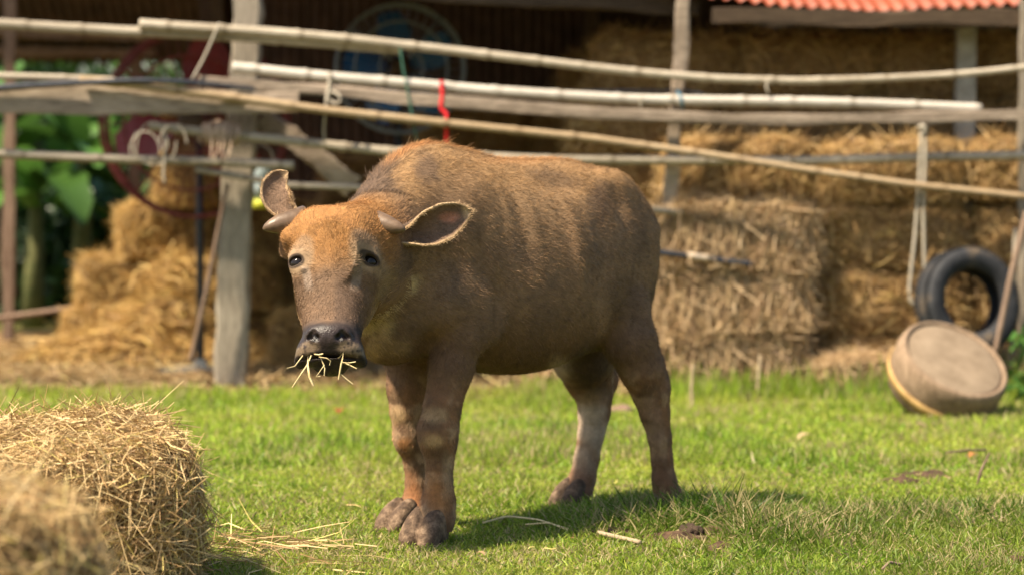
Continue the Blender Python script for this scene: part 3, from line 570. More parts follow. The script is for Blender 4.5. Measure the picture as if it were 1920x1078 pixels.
def surface_nets(D):
    s = D < 0; n = np.array(D.shape)
    c = np.zeros(n-1, np.uint8)
    for i in (0, 1):
        for j in (0, 1):
            for k in (0, 1):
                c += s[i:n[0]-1+i, j:n[1]-1+j, k:n[2]-1+k]
    act = (c > 0) & (c < 8); I = np.argwhere(act); idx = np.full(n-1, -1, np.int32); idx[act] = np.arange(len(I))
    acc = np.zeros((len(I), 3)); cnt = np.zeros(len(I))
    cor = [(i, j, k) for i in (0, 1) for j in (0, 1) for k in (0, 1)]
    val = {q: D[I[:, 0]+q[0], I[:, 1]+q[1], I[:, 2]+q[2]] for q in cor}
    for q in cor:
        for ax in range(3):
            if q[ax]: continue
            p = list(q); p[ax] = 1; p = tuple(p); a, b = val[q], val[p]; m = (a < 0) != (b < 0)
            t = a[m]/(a[m]-b[m]); pt = np.tile(np.array(q, float), (m.sum(), 1)); pt[:, ax] += t
            acc[m] += pt; cnt[m] += 1
    V = I+acc/cnt[:, None]
    F = []
    for ax in range(3):
        b1, b2 = (ax+1) % 3, (ax+2) % 3
        lo = [slice(None)]*3; hi = [slice(None)]*3; lo[ax] = slice(0, -1); hi[ax] = slice(1, None)
        a, b = s[tuple(lo)], s[tuple(hi)]
        E = np.argwhere(a != b); E = E[(E[:, b1] > 0) & (E[:, b2] > 0) & (E[:, b1] < n[b1]-1) & (E[:, b2] < n[b2]-1)]
        inside = s[E[:, 0], E[:, 1], E[:, 2]]
        def at(d1, d2):
            e = E.copy(); e[:, b1] -= d1; e[:, b2] -= d2; return idx[e[:, 0], e[:, 1], e[:, 2]]
        q = np.stack([at(1, 1), at(0, 1), at(0, 0), at(1, 0)], 1)
        q[~inside] = q[~inside][:, ::-1]; F.append(q)
    F = np.concatenate(F); F = F[(F >= 0).all(1)]
    return V, F
def relax(V, F, it=2, lam=.5):
    E = np.concatenate([F[:, [0, 1]], F[:, [1, 2]], F[:, [2, 3]], F[:, [3, 0]]])
    for _ in range(it):
        S = np.zeros_like(V); N = np.zeros(len(V))
        for k in (0, 1): 
            for a in range(3): S[:, a] += np.bincount(E[:, k], V[E[:, 1-k], a], len(V))
            N += np.bincount(E[:, k], minlength=len(V))
        V = V+lam*(S/np.maximum(N, 1)[:, None]-V)
    return V
# --- head frame: s to its left, d down the face, n out of the forehead
HT = math.radians(24)
hf = np.array([-.055, -.99, 0]); hf /= np.linalg.norm(hf)
HS = np.array([-hf[1], hf[0], 0.0]); HD = np.sin(HT)*hf-np.cos(HT)*AU; HN = np.cos(HT)*hf+np.sin(HT)*AU
roll = math.radians(-1.0); HS, HD = math.cos(roll)*HS+math.sin(roll)*HD, math.cos(roll)*HD-math.sin(roll)*HS
HO = np.array(px(626, 384, 6.86))
HA = np.stack([HS, HD, HN])
def hw(s, d, n): return HO+s*HS+d*HD+n*HN
def body_prims():
    L = []
    st = [(-.53, 0, .92, .03, .04, .05), (-.495, 0, .90, .095, .055, .14), (-.43, 0, .87, .145, .135, .24), (-.33, 0, .83, .190, .238, .27),
          (-.19, 0, .79, .245, .326, .28), (-.03, 0, .765, .285, .355, .295), (.13, 0, .765, .285, .355, .298), (.27, 0, .775, .250, .360, .28),
          (.39, 0, .80, .210, .345, .285), (.50, 0, .82, .180, .295, .275), (.60, 0, .82, .140, .215, .24), (.68, 0, .82, .06, .10, .11)]
    L.append((P_loft(AC, AM, st, 2.15), .03))
    for s in (1, -1):
        L.append((P_ell(aw(-.235, s*.128, 1.035), (.07, .045, .045), AM), .05))            # hip bone
        L.append((P_ell(aw(-.32, s*.100, .80), (.13, .078, .25), AM), .10))              # thigh
        L.append((P_ell(aw(.37, s*.158, .86), (.095, .062, .19), AM), .05))               # shoulder blade
        L.append((P_ell(aw(.46, s*.15, .70), (.10, .075, .11), AM), .05))              # point of shoulder
    for s in (1, -1): L.append((P_ell(aw(.35, s*.185, .655), (.075, .055, .10), AM), .022))   # elbow
    L.append((P_ell(aw(.57, .01, .675), (.13, .125, .15), AM), .07))                     # brisket
    L.append((P_ell(aw(.35, 0, 1.075), (.15, .05, .06), AM), .06))                       # withers
    # neck: a flattened loft along its own axis
    na = aw(.92, .165, 0)-aw(.40, 0, 0); nl = np.linalg.norm(na); na = na/nl; ns_ = np.cross(AU, na)
    L.append((P_loft(aw(.40, 0, 0), np.stack([na, ns_, AU]), [(0, 0, .90, .16, .22, .22), (.12, 0, .90, .15, .205, .20), (.22, 0, .885, .135, .185, .175),
              (.33, 0, .865, .118, .145, .15), (.43, 0, .85, .105, .125, .13), (.55, 0, .85, .09, .09, .09)], 2.0), .06))
    T = [((.58, .01, .74), .12), ((.70, .06, .76), .085), ((.80, .11, .755), .075)]
    for (a, ra), (b, rb) in zip(T[:-1], T[1:]): L.append((P_cone(aw(*a), aw(*b), ra, rb), .07))
    # legs: pixel joints in the leg's own plane
    legs = dict(
        LF=(.145, [(868, 560, .085), (858, 630, .072), (846, 690, .061), (829, 765, .054), (823, 806, .056), (823, 832, .051), (824, 866, .0395), (823, 905, .039), (822, 940, .049), (815, 972, .058), (807, 1000, .055)]),
        RF=(-.14, [(800, 600, .085), (770, 670, .072), (762, 728, .058), (764, 771, .051), (771, 812, .047), (774, 832, .044), (779, 866, .034), (782, 905, .034), (781, 938, .04), (773, 962, .047), (760, 982, .044)]),
        LH=(.195, [(1140, 520, .095, .10), (1160, 580, .092, .14), (1181, 640, .080, .18), (1203, 690, .067), (1220, 734, .058), (1228, 775, .046), (1237, 820, .036), (1241, 860, .033), (1245, 899, .037), (1252, 932, .045), (1252, 955, .043)]),
        RH=(-.185, [(1100, 600, .12, -.12), (1093, 660, .105, -.16), (1104, 705, .078), (1114, 738, .060), (1114, 775, .051), (1108, 815, .042), (1100, 858, .040), (1092, 898, .042), (1082, 926, .049), (1074, 942, .046)]))
    for nm, (v, J) in legs.items():
        pts = [(apx(j[0], j[1], j[3] if len(j) > 3 else v), j[2]) for j in J]
        for (a, ra), (b, rb) in zip(pts[:-1], pts[1:]): L.append((P_cone(a, b, ra, rb), .028 if ra > .06 else .014))
    # knees, hocks, fetlock tendons
    p = apx(823, 812, .145); L.append((P_ell(p+.018*AF, (.045, .05, .06), AM), .02))
    p = apx(771, 816, -.14); L.append((P_ell(p+.018*AF, (.04, .042, .055), AM), .02))
    p = apx(1228, 716, .195); L.append((P_ell(p-.012*AF, (.042, .03, .055), AM), .03))
    p = apx(1134, 712, -.185); L.append((P_ell(p-.018*AF, (.04, .028, .05), AM), .03))
    # tail on the far side of the rump
    T = [(-.46, -.01, .98, .04), (-.515, -.04, .92, .03), (-.535, -.06, .78, .021), (-.56, -.07, .6, .017), (-.555, -.08, .47, .02)]
    for a, b in zip(T[:-1], T[1:]): L.append((P_cone(aw(*a[:3]), aw(*b[:3]), a[3], b[3]), .02))
    # skull
    S = [(-.020, 0, -.085, .045, .03, .04), (.0, 0, -.085, .078, .064, .07), (.035, 0, -.09, .098, .086, .095), (.085, 0, -.10, .114, .104, .12),
         (.15, 0, -.105, .116, .104, .125), (.205, 0, -.10, .106, .094, .115), (.26, 0, -.09, .094, .084, .095), (.32, 0, -.075, .085, .076, .075),
         (.37, 0, -.06, .080, .072, .062), (.42, 0, -.045, .076, .062, .05), (.455, 0, -.035, .05, .035, .03)]
    L.append((P_loft(HO, np.stack([HD, HS, HN]), S, 2.3), .03))
    for s in (1, -1):
        L.append((P_ell(hw(s*.058, .034, -.06), (.052, .045, .048), HA), .04))                # horn base
        L.append((P_cone(hw(s*.075, .052, -.07), hw(s*.128, .058, -.08), .042, .031), .03))
        L.append((P_cone(hw(s*.095, .135, -.045), hw(s*.088, .19, -.05), .030, .024), .022))  # brow and cheek bone
        L.append((P_ell(hw(s*.072, .22, -.12), (.035, .09, .07), HA), .04))               # jaw
        L.append((P_cone(hw(s*.10, .085, -.115), hw(s*.135, .08, -.125), .035, .03), .03))   # ear root
    return L
def head_detail(G):
    for s in (1, -1):
        G.add(P_ell(hw(s*.101, .158, -.042), (.026, .030, .026), HA), .012)               # eye bulge
        G.add(P_cone(hw(s*.078, .136, -.022), hw(s*.112, .137, -.040), .009, .009), .012)   # upper lid fold
        G.add(P_cone(hw(s*.080, .185, -.020), hw(s*.108, .182, -.040), .006, .006), .010)
    # muzzle
    G.add(P_ell(hw(0, .405, -.035), (.070, .050, .055), HA), .03)
    for s in (1, -1):
        G.add(P_ell(hw(s*.046, .425, -.030), (.046, .032, .042), HA), .02)
        G.add(P_ell(hw(s*.068, .438, -.045), (.024, .020, .035), HA), .016)
        G.add(P_ell(hw(s*.038, .392, .010), (.024, .026, .022), HA), .016)                # nostril wing
        G.add(P_ell(hw(s*.086, .447, -.052), (.013, .014, .03), HA), .012)                # corner of the lip
    G.add(P_ell(hw(0, .392, .016), (.044, .036, .024), HA), .016)                         # nose pad
    G.add(P_ell(hw(0, .458, -.058), (.044, .024, .042), HA), .012)                        # chin
    G.add(P_ell(hw(0, .450, -.02), (.080, .0042, .06), HA), .006, 's')                    # mouth
    for s in (1, -1):
        G.add(P_cone(hw(s*.038, .404, .034), hw(s*.030, .408, .032), .0095, .008), .008, 's') # nostril
        G.add(P_cone(hw(s*.041, .392, .032), hw(s*.052, .404, .016), .007, .005), .008, 's')
    G.add(P_cone(hw(0, .415, .037), hw(0, .45, .022), .0015, .0015), .005, 's')           # groove of the lip
    for s in (1, -1):
        # almond opening that looks forward and out
        ang = .28*s; a = np.stack([HS*math.cos(ang)+HD*math.sin(ang), HD*math.cos(ang)-HS*math.sin(ang), HN])
        G.add(P_ell(hw(s*.106, .160, -.020), (.0205, .0118, .026), a), .004, 's')
def build_surface():
    prims = body_prims()
    B = Grid(AC, AM, (-.75, -.40, 0.03), (1.12, .46, 1.22), .0075)
    for pr, k in prims: B.add(pr, k)
    # the head is meshed finer; cut the coarse one away from it
    Hg = Grid(HO, HA, (-.20, -.10, -.30), (.20, .53, .09), .0032)
    for pr, k in prims: Hg.add(pr, k)
    head_detail(Hg)
    V1, F1 = surface_nets(B.D); V1 = B.world(V1); V1 = relax(V1, F1, 3)
    V2, F2 = surface_nets(Hg.D); V2 = Hg.world(V2); V2 = relax(V2, F2, 2)
    q = (V1-HO) @ HA.T
    # head region: in front of a plane through the back of the skull
    inside = (q[:, 2] > -.235+.0) & (np.abs(q[:, 0]) < .185) & (q[:, 1] > -.085) & (q[:, 1] < .51) & (q[:, 2] < .08)
    keep = ~inside[F1].all(1); F1 = F1[keep]
    # drop the open rim of the fine grid where it crosses the neck (kept overlapping by a few mm)
    V = np.concatenate([V1, V2]); F = np.concatenate([F1, F2+len(V1)])
    used = np.zeros(len(V), bool); used[F] = True; m = np.cumsum(used)-1
    return V[used], m[F]
def normals_of(V, F):
    a = V[F[:, 2]]-V[F[:, 0]]; b = V[F[:, 3]]-V[F[:, 1]]; fn = np.cross(a, b); N = np.zeros_like(V)
    for k in range(4):
        for x in range(3): N[:, x] += np.bincount(F[:, k], fn[:, x], len(V))
    return N/np.maximum(np.linalg.norm(N, axis=1), 1e-9)[:, None], np.linalg.norm(fn, axis=1)/2
def screen(V):
    c, s = math.cos(PITCH), math.sin(PITCH); y = V[:, 1]*c-(V[:, 2]-CAMH)*s; z = V[:, 1]*s+(V[:, 2]-CAMH)*c
    return 960+FPX*V[:, 0]/y, 539-FPX*z/y
def ear_surface(path, width, opening, cup=1.25, thick=.006, nt_=22, ns=15, rolled=True):
    """path: world points base -> tip; a cupped leaf, closed on its rim"""
    P = np.array(path); seg = np.r_[0, np.cumsum(np.linalg.norm(np.diff(P, axis=0), axis=1))]; L = seg[-1]
    t = np.linspace(0, 1, nt_); C = np.stack([np.interp(t*L, seg, P[:, k]) for k in range(3)], 1)
    for _ in range(3): C[1:-1] = (C[:-2]+2*C[1:-1]+C[2:])/4
    T = np.gradient(C, axis=0); T /= np.linalg.norm(T, axis=1)[:, None]
    O = np.array(opening)/np.linalg.norm(opening); O = O-(T @ O)[:, None]*T; O /= np.linalg.norm(O, axis=1)[:, None]
    S = np.cross(T, O)
    w = width*np.interp(t, [0, .12, .3, .5, .7, .85, .95, 1], [.45, .50, .62, .95, .95, .72, .42, .10])
    ph = np.interp(t, [0, .18, .34, .52, .75, 1], [2.9, 2.7, 2.1, cup, cup*.75, cup*.55])
    if not rolled:
        w = width*np.interp(t, [0, .12, .3, .5, .7, .85, .95, 1], [.40, .55, .85, 1.0, .93, .70, .40, .10]); ph = np.interp(t, [0, .15, .4, .75, 1], [1.9, 1.5, cup, cup*.75, cup*.55])
    out = []
    for sh, off in ((0, 0.0), (1, thick)):
        g = np.zeros((nt_, ns, 3))
        for j in range(ns):
            a = ph*(2*j/(ns-1)-1); r = w/np.where(ph < 1.57, np.sin(ph), 1.0)-off
            th = np.maximum(r, .002)
            g[:, j] = C+S*(th*np.sin(a))[:, None]-O*(th*np.cos(a)-r*np.cos(ph)*0.6-w*.15)[:, None]
        out.append(g)
    A, B = out; V = np.concatenate([A.reshape(-1, 3), B.reshape(-1, 3)]); n = nt_*ns; F = []
    for i in range(nt_-1):
        for j in range(ns-1):
            a = i*ns+j; F.append((a, a+1, a+ns+1, a+ns)); F.append((n+a, n+a+ns, n+a+ns+1, n+a+1))
        for j, fl in ((0, 0), (ns-1, 1)):
            a = i*ns+j; q = (a, a+ns, n+a+ns, n+a); F.append(q if not fl else q[::-1])
    for j in range(ns-1):
        a = (nt_-1)*ns+j; F.append((a, a+1, n+a+1, n+a))
    rim = np.zeros(2*n); R = np.zeros((nt_, ns)); R[:, :1] = 1; R[:, -1:] = 1; R[-2:] = 1; rim[:n] = R.ravel(); rim[n:] = R.ravel()
    inner = np.r_[np.zeros(n), np.ones(n)]
    return V, np.array(F), rim, inner, np.repeat(t, ns)
def calf_colours(V, N, kind, rim, inner):
    """albedo of the hide and the length of its hair"""
    n = len(V); q = (V-AC) @ AM.T; h = (V-HO) @ HA.T; X, Y = screen(V)
    u, v, w = q.T; s, d, nn = h.T
    tocam = -V+np.array([0, 0, CAMH]); tocam /= np.linalg.norm(tocam, axis=1)[:, None]; front = (N*tocam).sum(1) > -.05
    C = np.tile(np.array([.265, .180, .115]), (n, 1)); m1 = fbm(V, 9, 3); mk = fbm(V, 32, 77); m2 = fbm(V, 26, 5)
    def put(mask, col): nonlocal C; C = C*(1-mask[:, None])+np.array(col)*mask[:, None]
    def splat(x, y, rx, ry, col, k=1.0, rot=0.0, soft=.5):
        a, b = X-x, Y-y; c_, s_ = math.cos(rot), math.sin(rot)
        r = np.hypot((a*c_+b*s_)/rx, (-a*s_+b*c_)/ry); put(k*(1-sstep(1-soft, 1+soft, r+.9*(mk-.5)))*front, col)
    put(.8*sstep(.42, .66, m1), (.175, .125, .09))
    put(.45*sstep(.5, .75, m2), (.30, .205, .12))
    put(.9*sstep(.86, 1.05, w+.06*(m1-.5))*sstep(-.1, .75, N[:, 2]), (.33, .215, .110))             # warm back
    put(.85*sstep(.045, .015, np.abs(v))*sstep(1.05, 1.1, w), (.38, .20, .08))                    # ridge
    put(.75*sstep(.76, .48, w+.08*(m1-.5)), (.150, .092, .058))                                                 # lower flank, belly: darker brown, partly shade put into the colour
    # marks on the coat seen on this side; hip hollows' shade put into colour
    dk = (.105, .075, .060)
    splat(690, 345, 46, 60, dk, .85, .5); splat(690, 395, 60, 60, dk, .5); splat(800, 312, 26, 26, dk, .75); splat(850, 350, 60, 30, dk, .35)
    splat(1040, 335, 45, 17, dk, .5, .25); splat(1125, 375, 22, 34, dk, .65, -.2); splat(970, 300, 60, 8, (.42, .25, .12), .6)
    splat(1000, 400, 90, 60, (.31, .215, .13), .55); splat(1170, 560, 45, 40, (.13, .085, .055), .55)
    splat(1130, 590, 14, 45, (.36, .25, .17), .6)
    for a in np.linspace(0, 1, 9):                                                                  # pale throat bar
        splat(768-80*a, 535+80*a, 20, 11, (.58, .48, .30), .9, -.75, .8)
    splat(712, 612, 28, 24, (.52, .43, .27), .8); splat(705, 645, 16, 34, (.50, .38, .25), .8, .5); splat(735, 650, 30, 22, (.36, .27, .17), .6)
    # legs
    leg = sstep(.50, .40, w); put(.8*leg*sstep(.3, .6, fbm(V, 17, 8)), (.27, .15, .082))
    put(.75*leg*sstep(.5, .7, fbm(V, 22, 11)), (.44, .32, .215)); put(.85*sstep(.06, .12, .16-w)*leg, (.16, .095, .065))
    fr = sstep(.1, .2, u)
    splat(815, 778, 24, 14, (.42, .32, .2), .7); splat(808, 800, 22, 9, (.12, .085, .06), .6); splat(812, 826, 20, 14, (.52, .37, .2), .85)
    splat(812, 850, 20, 10, (.13, .08, .05), .6); splat(745, 778, 18, 16, (.45, .34, .2), .7); splat(760, 832, 14, 12, (.36, .17, .06), .7)
    splat(822, 925, 26, 36, (.38, .19, .075), .75); splat(775, 930, 14, 36, (.33, .15, .06), .7); splat(838, 890, 12, 40, (.42, .33, .24), .5)
    splat(1108, 790, 30, 50, (.55, .47, .41), 1.0); splat(1092, 865, 22, 32, (.50, .41, .34), .9); splat(1112, 745, 30, 16, (.42, .30, .25), .7)
    splat(1052, 690, 22, 22, (.50, .42, .36), .7); splat(1105, 690, 38, 45, (.10, .075, .065), .8); splat(1085, 905, 24, 34, (.24, .13, .085), .7)
    splat(1215, 765, 22, 18, (.33, .22, .17), .7); splat(1232, 810, 16, 30, (.36, .27, .22), .6); splat(1240, 880, 22, 34, (.17, .1, .065), .8)
    # head
    hd = (np.abs(s) < .2) & (d > -.09) & (d < .53) & (nn > -.22) & (kind == 0)
    hm = hd.astype(float)*sstep(-.20, -.12, nn)
    put(.95*hm*sstep(.23, .12, d+.05*(m2-.5))*sstep(-.14, -.06, nn), (.35, .190, .072))
    put(.8*hm*sstep(.17, .22, d)*sstep(-.12, -.05, nn), (.165, .112, .080))
    put(.55*hm*sstep(.20, .26, d)*sstep(.045, .02, np.abs(s-.045)), (.100, .072, .062))
    put(.8*hm*sstep(.12, .18, d)*sstep(-.07, -.12, nn), (.30, .225, .125))                         # cheeks
    for sg in (1, -1):
        r = np.hypot((s-sg*.098)/1.15, d-.158)
        put(.75*hm*sstep(.050, .030, r)*sstep(.12, .165, d+.02), (.36, .28, .20)); put(.7*hm*sstep(.05, .03, np.hypot(s-sg*.09, d-.128)), (.34, .255, .18))
        put(.9*hm*sstep(.023, .0185, np.hypot((s-sg*.104)/1.25, d-.160)), (.035, .026, .024))
        put(.6*hm*sstep(.016, .008, np.abs(s-sg*(.075-(d-.18)*.2)))*sstep(.17, .19, d)*sstep(.26, .23, d), (.34, .29, .26))
    mz = hm*sstep(.328, .366, d-.015*(1-np.minimum(np.abs(s)/.05, 1))+.02*(np.abs(s) > .06)*0)
    put(mz, (.042, .034, .036))
    for sg in (1, -1):
        put(.75*hm*sstep(.038, .018, np.hypot((s-sg*.062)/1.3, (d-.432)*1.5))*sstep(.35, .6, fbm(V, 90, 4)+.1), (.27, .215, .16))
        put(.8*hm*sstep(.012, .004, np.hypot(s-sg*.088, d-.449)), (.02, .017, .018))
    put(.8*hm*sstep(.452, .462, d), (.055, .045, .038))
    put(1.0*hm*sstep(.35, .365, d)*sstep(.016, .010, np.hypot(np.abs(s)-.036, d-.405)), (.008, .006, .007))
    # ears
    e = kind > 0
    C[e] = np.array([.15, .11, .085]); inn = e & (inner > .5)
    C[inn] = np.array([.20, .14, .105])*(.75+.5*m2[inn][:, None]); C[e & (rim > .5)] = np.array([.55, .43, .29])
    e1 = inn & (kind == 1); splat_m = np.zeros(n); splat_m[e1] = (1-sstep(.5, 1.2, np.hypot((X[e1]-842)/22, (Y[e1]-408)/12))); put(.8*splat_m, (.52, .26, .19))
    ln = np.full(n, .014); ln[w < .5] = .0085
    ln = np.where((np.abs(v) < .06) & (w > 1.05), .024, ln)
    ln = np.where(hd, np.where(d < .19, .017, .009), ln); ln = np.where(hd & (d > .345), .0, ln)
    ln = np.where(hd & (d > .44), .006, ln)
    for sg in (1, -1): ln = np.where(hd & (np.hypot(s-sg*.098, d-.158) < .032), 0.0, ln)
    ln = np.where(e, .010, ln); ln = np.where(e & (rim > .5), .012, ln)
    ln = ln*(w > .07)
    return np.clip(C*np.array([.845, .775, .675]), 0, 1), ln
def flow(V, N, kind):
    q = (V-AC) @ AM.T; h = (V-HO) @ HA.T; u, v, w = q.T; s, d, nn = h.T
    D = -AF[None]*1.0+np.array([0, 0, -.55])[None]*np.ones((len(V), 1))
    lg = sstep(.62, .45, w)[:, None]; D = D*(1-lg)+np.array([0, 0, -1.])*lg
    hd = (np.abs(s) < .2) & (d > -.09) & (d < .53) & (nn > -.22)
    R = s[:, None]*HS+(d-.20)[:, None]*HD; R /= np.maximum(np.linalg.norm(R, axis=1), 1e-4)[:, None]
    D[hd] = R[hd]
    for kd, ax in ((1, EAR_AX[0]), (2, EAR_AX[1])): D[kind == kd] = ax
    D = D+.55*np.stack([vnoise(V, 24, k)-.5 for k in (21, 22, 23)], 1)*2*.6+.5*np.stack([vnoise(V, 7, k)-.5 for k in (31, 32, 33)], 1)
    D = D-(D*N).sum(1)[:, None]*N
    return D/np.maximum(np.linalg.norm(D, axis=1), 1e-6)[:, None]
def hair_curves(name, root, pts, rad, col, mat):
    n, k = pts.shape[:2]; hc = bpy.data.hair_curves.new(name); hc.add_curves([k]*n)
    hc.points.foreach_set('position', np.ascontiguousarray(pts, np.float32).ravel())
    hc.points.foreach_set('radius', np.ascontiguousarray(rad, np.float32).ravel())
    a = hc.attributes.new('tint', 'FLOAT_COLOR', 'CURVE'); c4 = np.concatenate([col, np.ones((n, 1))], 1).astype(np.float32)
    a.data.foreach_set('color', c4.ravel()); hc.materials.append(mat)
    o = bpy.data.objects.new(name, hc); COL.objects.link(o); world_child(o, root)
    return o
EAR_AX = [None, None]
def build_calf(nhair=230000):
    root = empty('buffalo_calf', tuple(aw(0, 0, 0)))
    tag(root, 'young brown water buffalo with short horns standing on the lawn, straw in its mouth', 'buffalo')
    V, F = build_surface()
    e1 = ear_surface([px(716, 452, 6.93), px(745, 447, 6.93), px(785, 437, 6.93), px(825, 420, 6.94), px(858, 405, 6.97), px(884, 396, 7.0)], .056, (-.05, -1, -.12))
    e2 = ear_surface([px(560, 412, 6.93), px(538, 396, 6.95), px(519, 376, 6.96), px(514, 352, 6.98), px(525, 332, 7.01), px(540, 322, 7.03)], .043, (.12, -1, .05), cup=1.0, rolled=False)
    EAR_AX[0] = np.array(px(880, 397, 7.0)-px(735, 447, 6.93)); EAR_AX[1] = np.array(px(524, 326, 7.02)-px(545, 405, 6.93))
    kind = np.zeros(len(V), int); rim = np.zeros(len(V)); inner = np.zeros(len(V))
    for k, e in ((1, e1), (2, e2)):
        F = np.concatenate([F, e[1]+len(V)]); V = np.concatenate([V, e[0]]); kind = np.r_[kind, np.full(len(e[0]), k)]; rim = np.r_[rim, e[2]]; inner = np.r_[inner, e[3]]
    N, A = normals_of(V, F)
    # hollows and ridges of bone and muscle under the hide
    dv = np.zeros(len(V))
    for x, y, v, ru, rv, rw, amp in ((1035, 345, .16, .09, .10, .035, -.016), (1128, 385, .13, .035, .10, .07, -.016), (1068, 470, .25, .028, .10, .13, .013), (1105, 480, .22, .03, .1, .12, -.010), (918, 590, .20, .022, .09, .09, -.020), (900, 470, .22, .03, .09, .10, -.008),
                                     (860, 400, .18, .05, .09, .10, .008), (800, 470, .15, .05, .1, .10, -.010), (960, 380, .24, .018, .1, .15, .004), (1005, 400, .25, .018, .1, .15, .004), (985, 400, .25, .016, .1, .15, -.004), (700, 470, .14, .05, .1, .09, -.010), (745, 330, .02, .05, .12, .05, -.010), (800, 640, .12, .05, .06, .05, -.012)):
        q = (V-apx(x, y, v)) @ AM.T; dv += amp*np.exp(-((q/np.array([ru, rv, rw]))**2).sum(1))
    V = V+N*(dv*(kind == 0))[:, None]
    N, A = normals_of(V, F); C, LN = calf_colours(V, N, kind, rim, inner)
    # hide material
    m, nt, b = nmat('hide', .75, .25); col = attr(nt, 'hide'); sc = coords(nt)
    fine = noise(nt, 160, 4, .6, sc); med = noise(nt, 45, 4, .6, sc)
    nt.links.new(mix(nt, .5, col, ramp(nt, med, [(.3, (.55, .55, .55)), (.7, (1.35, 1.3, 1.25))]), 'MULTIPLY'), b.inputs['Base Color'])
    g = ramp(nt, attr(nt, 'wet', 'Fac'), [(0, (.8, .8, .8)), (1, (.30, .30, .30))]); nt.links.new(g, b.inputs['Roughness'])
    bump(nt, b, fine, .5, .004)
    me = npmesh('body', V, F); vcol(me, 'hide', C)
    wet = me.attributes.new('wet', 'FLOAT', 'POINT'); h = (V-HO) @ HA.T
    wet.data.foreach_set('value', (sstep(.36, .385, h[:, 1])*(h[:, 2] > -.15)*(np.abs(h[:, 0]) < .14)*(h[:, 1] < .55)*(kind == 0)).astype(np.float32))
    body = link('body', me, None, m); world_child(body, root)
    # hair
    r = np.random.default_rng(3); vis = LN[F].min(1) > .001; wt = A*vis*np.where(kind[F[:, 0]] > 0, 2.0, 1)
    hh = (V[F[:, 0]]-HO) @ HA.T; wt = wt*np.where((np.abs(hh[:, 0]) < .2) & (hh[:, 1] > -.1) & (hh[:, 1] < .5) & (hh[:, 2] > -.2), 2.2, 1)
    fi = r.choice(len(F), nhair, p=wt/wt.sum()); a, c = r.random((2, nhair)); wgt = np.stack([(1-a)*(1-c), a*(1-c), a*c, (1-a)*c], 1)
    def lerp(Q): return (Q[F[fi]]*wgt[..., None]).sum(1)
    P, n_, cc = lerp(V), lerp(N), lerp(C); n_ /= np.maximum(np.linalg.norm(n_, axis=1), 1e-6)[:, None]; ll = (LN[F[fi]]*wgt).sum(1)
    T = flow(P, n_, kind[F[fi, 0]]); T = T+r.normal(0, .22, T.shape); ll = ll*r.uniform(.55, 1.3, nhair)*(.75+.5*vnoise(P, 18, 9))
    stray = r.random(nhair) < .012; ll = np.where(stray, ll*1.7, ll)
    lift = r.uniform(.25, .6, nhair)+.5*stray; k = 4; t = np.linspace(0, 1, k)[None, :, None]
    d1 = T*np.cos(lift)[:, None]+n_*np.sin(lift)[:, None]; d2 = T*.98+n_*.08
    pts = P[:, None]-n_[:, None]*.001+ll[:, None, None]*(t*d1[:, None]*(1-.5*t)+.5*t*t*d2[:, None])
    rad = (np.array([.00030, .00030, .00022, .00006])[None]*r.uniform(.8, 1.3, (nhair, 1)))
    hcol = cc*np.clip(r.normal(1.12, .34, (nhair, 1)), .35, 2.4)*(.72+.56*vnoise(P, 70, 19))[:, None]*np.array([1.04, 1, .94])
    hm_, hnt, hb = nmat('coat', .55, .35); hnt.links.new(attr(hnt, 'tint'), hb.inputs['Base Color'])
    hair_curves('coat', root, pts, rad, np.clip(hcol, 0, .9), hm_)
    # eyes
    em, ent, eb = nmat('eyeball', .07, .3); oc = coords(ent)
    gl = node(ent, 'ShaderNodeTexGradient', gradient_type='SPHERICAL')
    mp = oc.node; mp.inputs['Scale'].default_value = (40, 40, 40); mp.inputs['Location'].default_value = (0, 0, 0)
    ent.links.new(oc, gl.inputs[0])
    cz = node(ent, 'ShaderNodeSeparateXYZ'); tcn = ent.nodes.new('ShaderNodeTexCoord'); ent.links.new(tcn.outputs['Object'], cz.inputs[0])
    ent.links.new(ramp(ent, cz.outputs['Z'], [(.0, (.30, .28, .27)), (.004, (.28, .26, .25)), (.0065, (.012, .009, .008)), (1, (.006, .005, .006))]), eb.inputs['Base Color'])
    eb.inputs['Coat Weight'].default_value = .0; eb.inputs['Coat Roughness'].default_value = .03
    bm = bmesh.new(); bmesh.ops.create_uvsphere(bm, u_segments=28, v_segments=18, radius=.0235); eme = bpy.data.meshes.new('eye'); bm.to_mesh(eme); bm.free()
    eme.polygons.foreach_set('use_smooth', [True]*len(eme.polygons))
    for sg in (1, -1):
        eo = link('eye', eme, None, em); look = HN*.8+HS*sg*.62-HD*.05; z = Vector(look).normalized()
        M = z.to_track_quat('Z', 'Y').to_matrix().to_4x4(); M.translation = Vector(hw(sg*.0985, .1595, -.0430)); eo.matrix_world = M; world_child(eo, root)
    # horns
    hmt, hnt2, hb2 = nmat('horn', .42, .4); sc2 = coords(hnt2); rn = noise(hnt2, 30, 5, .6, sc2)
    hnt2.links.new(ramp(hnt2, rn, [(.3, (.10, .063, .038)), (.7, (.19, .125, .078))]), hb2.inputs['Base Color']); bump(hnt2, hb2, noise(hnt2, 90, 3, .6, sc2), .35, .002)
    for path in ([(678, 411, 6.93), (706, 418, 6.905), (728, 423, 6.888), (744, 427, 6.875), (755, 430, 6.868), (760, 432, 6.866)],
                 [(572, 412, 6.955), (546, 417, 6.935), (522, 421, 6.92), (507, 425, 6.91), (498, 428, 6.905), (493, 430, 6.905)]):
        Vt, Ft = tube([px(*p) for p in path], [.040, .035, .0275, .0185, .0110, .003], 16)
        ho = link('horn', mesh_from('horn', [(Vt, Ft)]), None, hmt); world_child(ho, root)
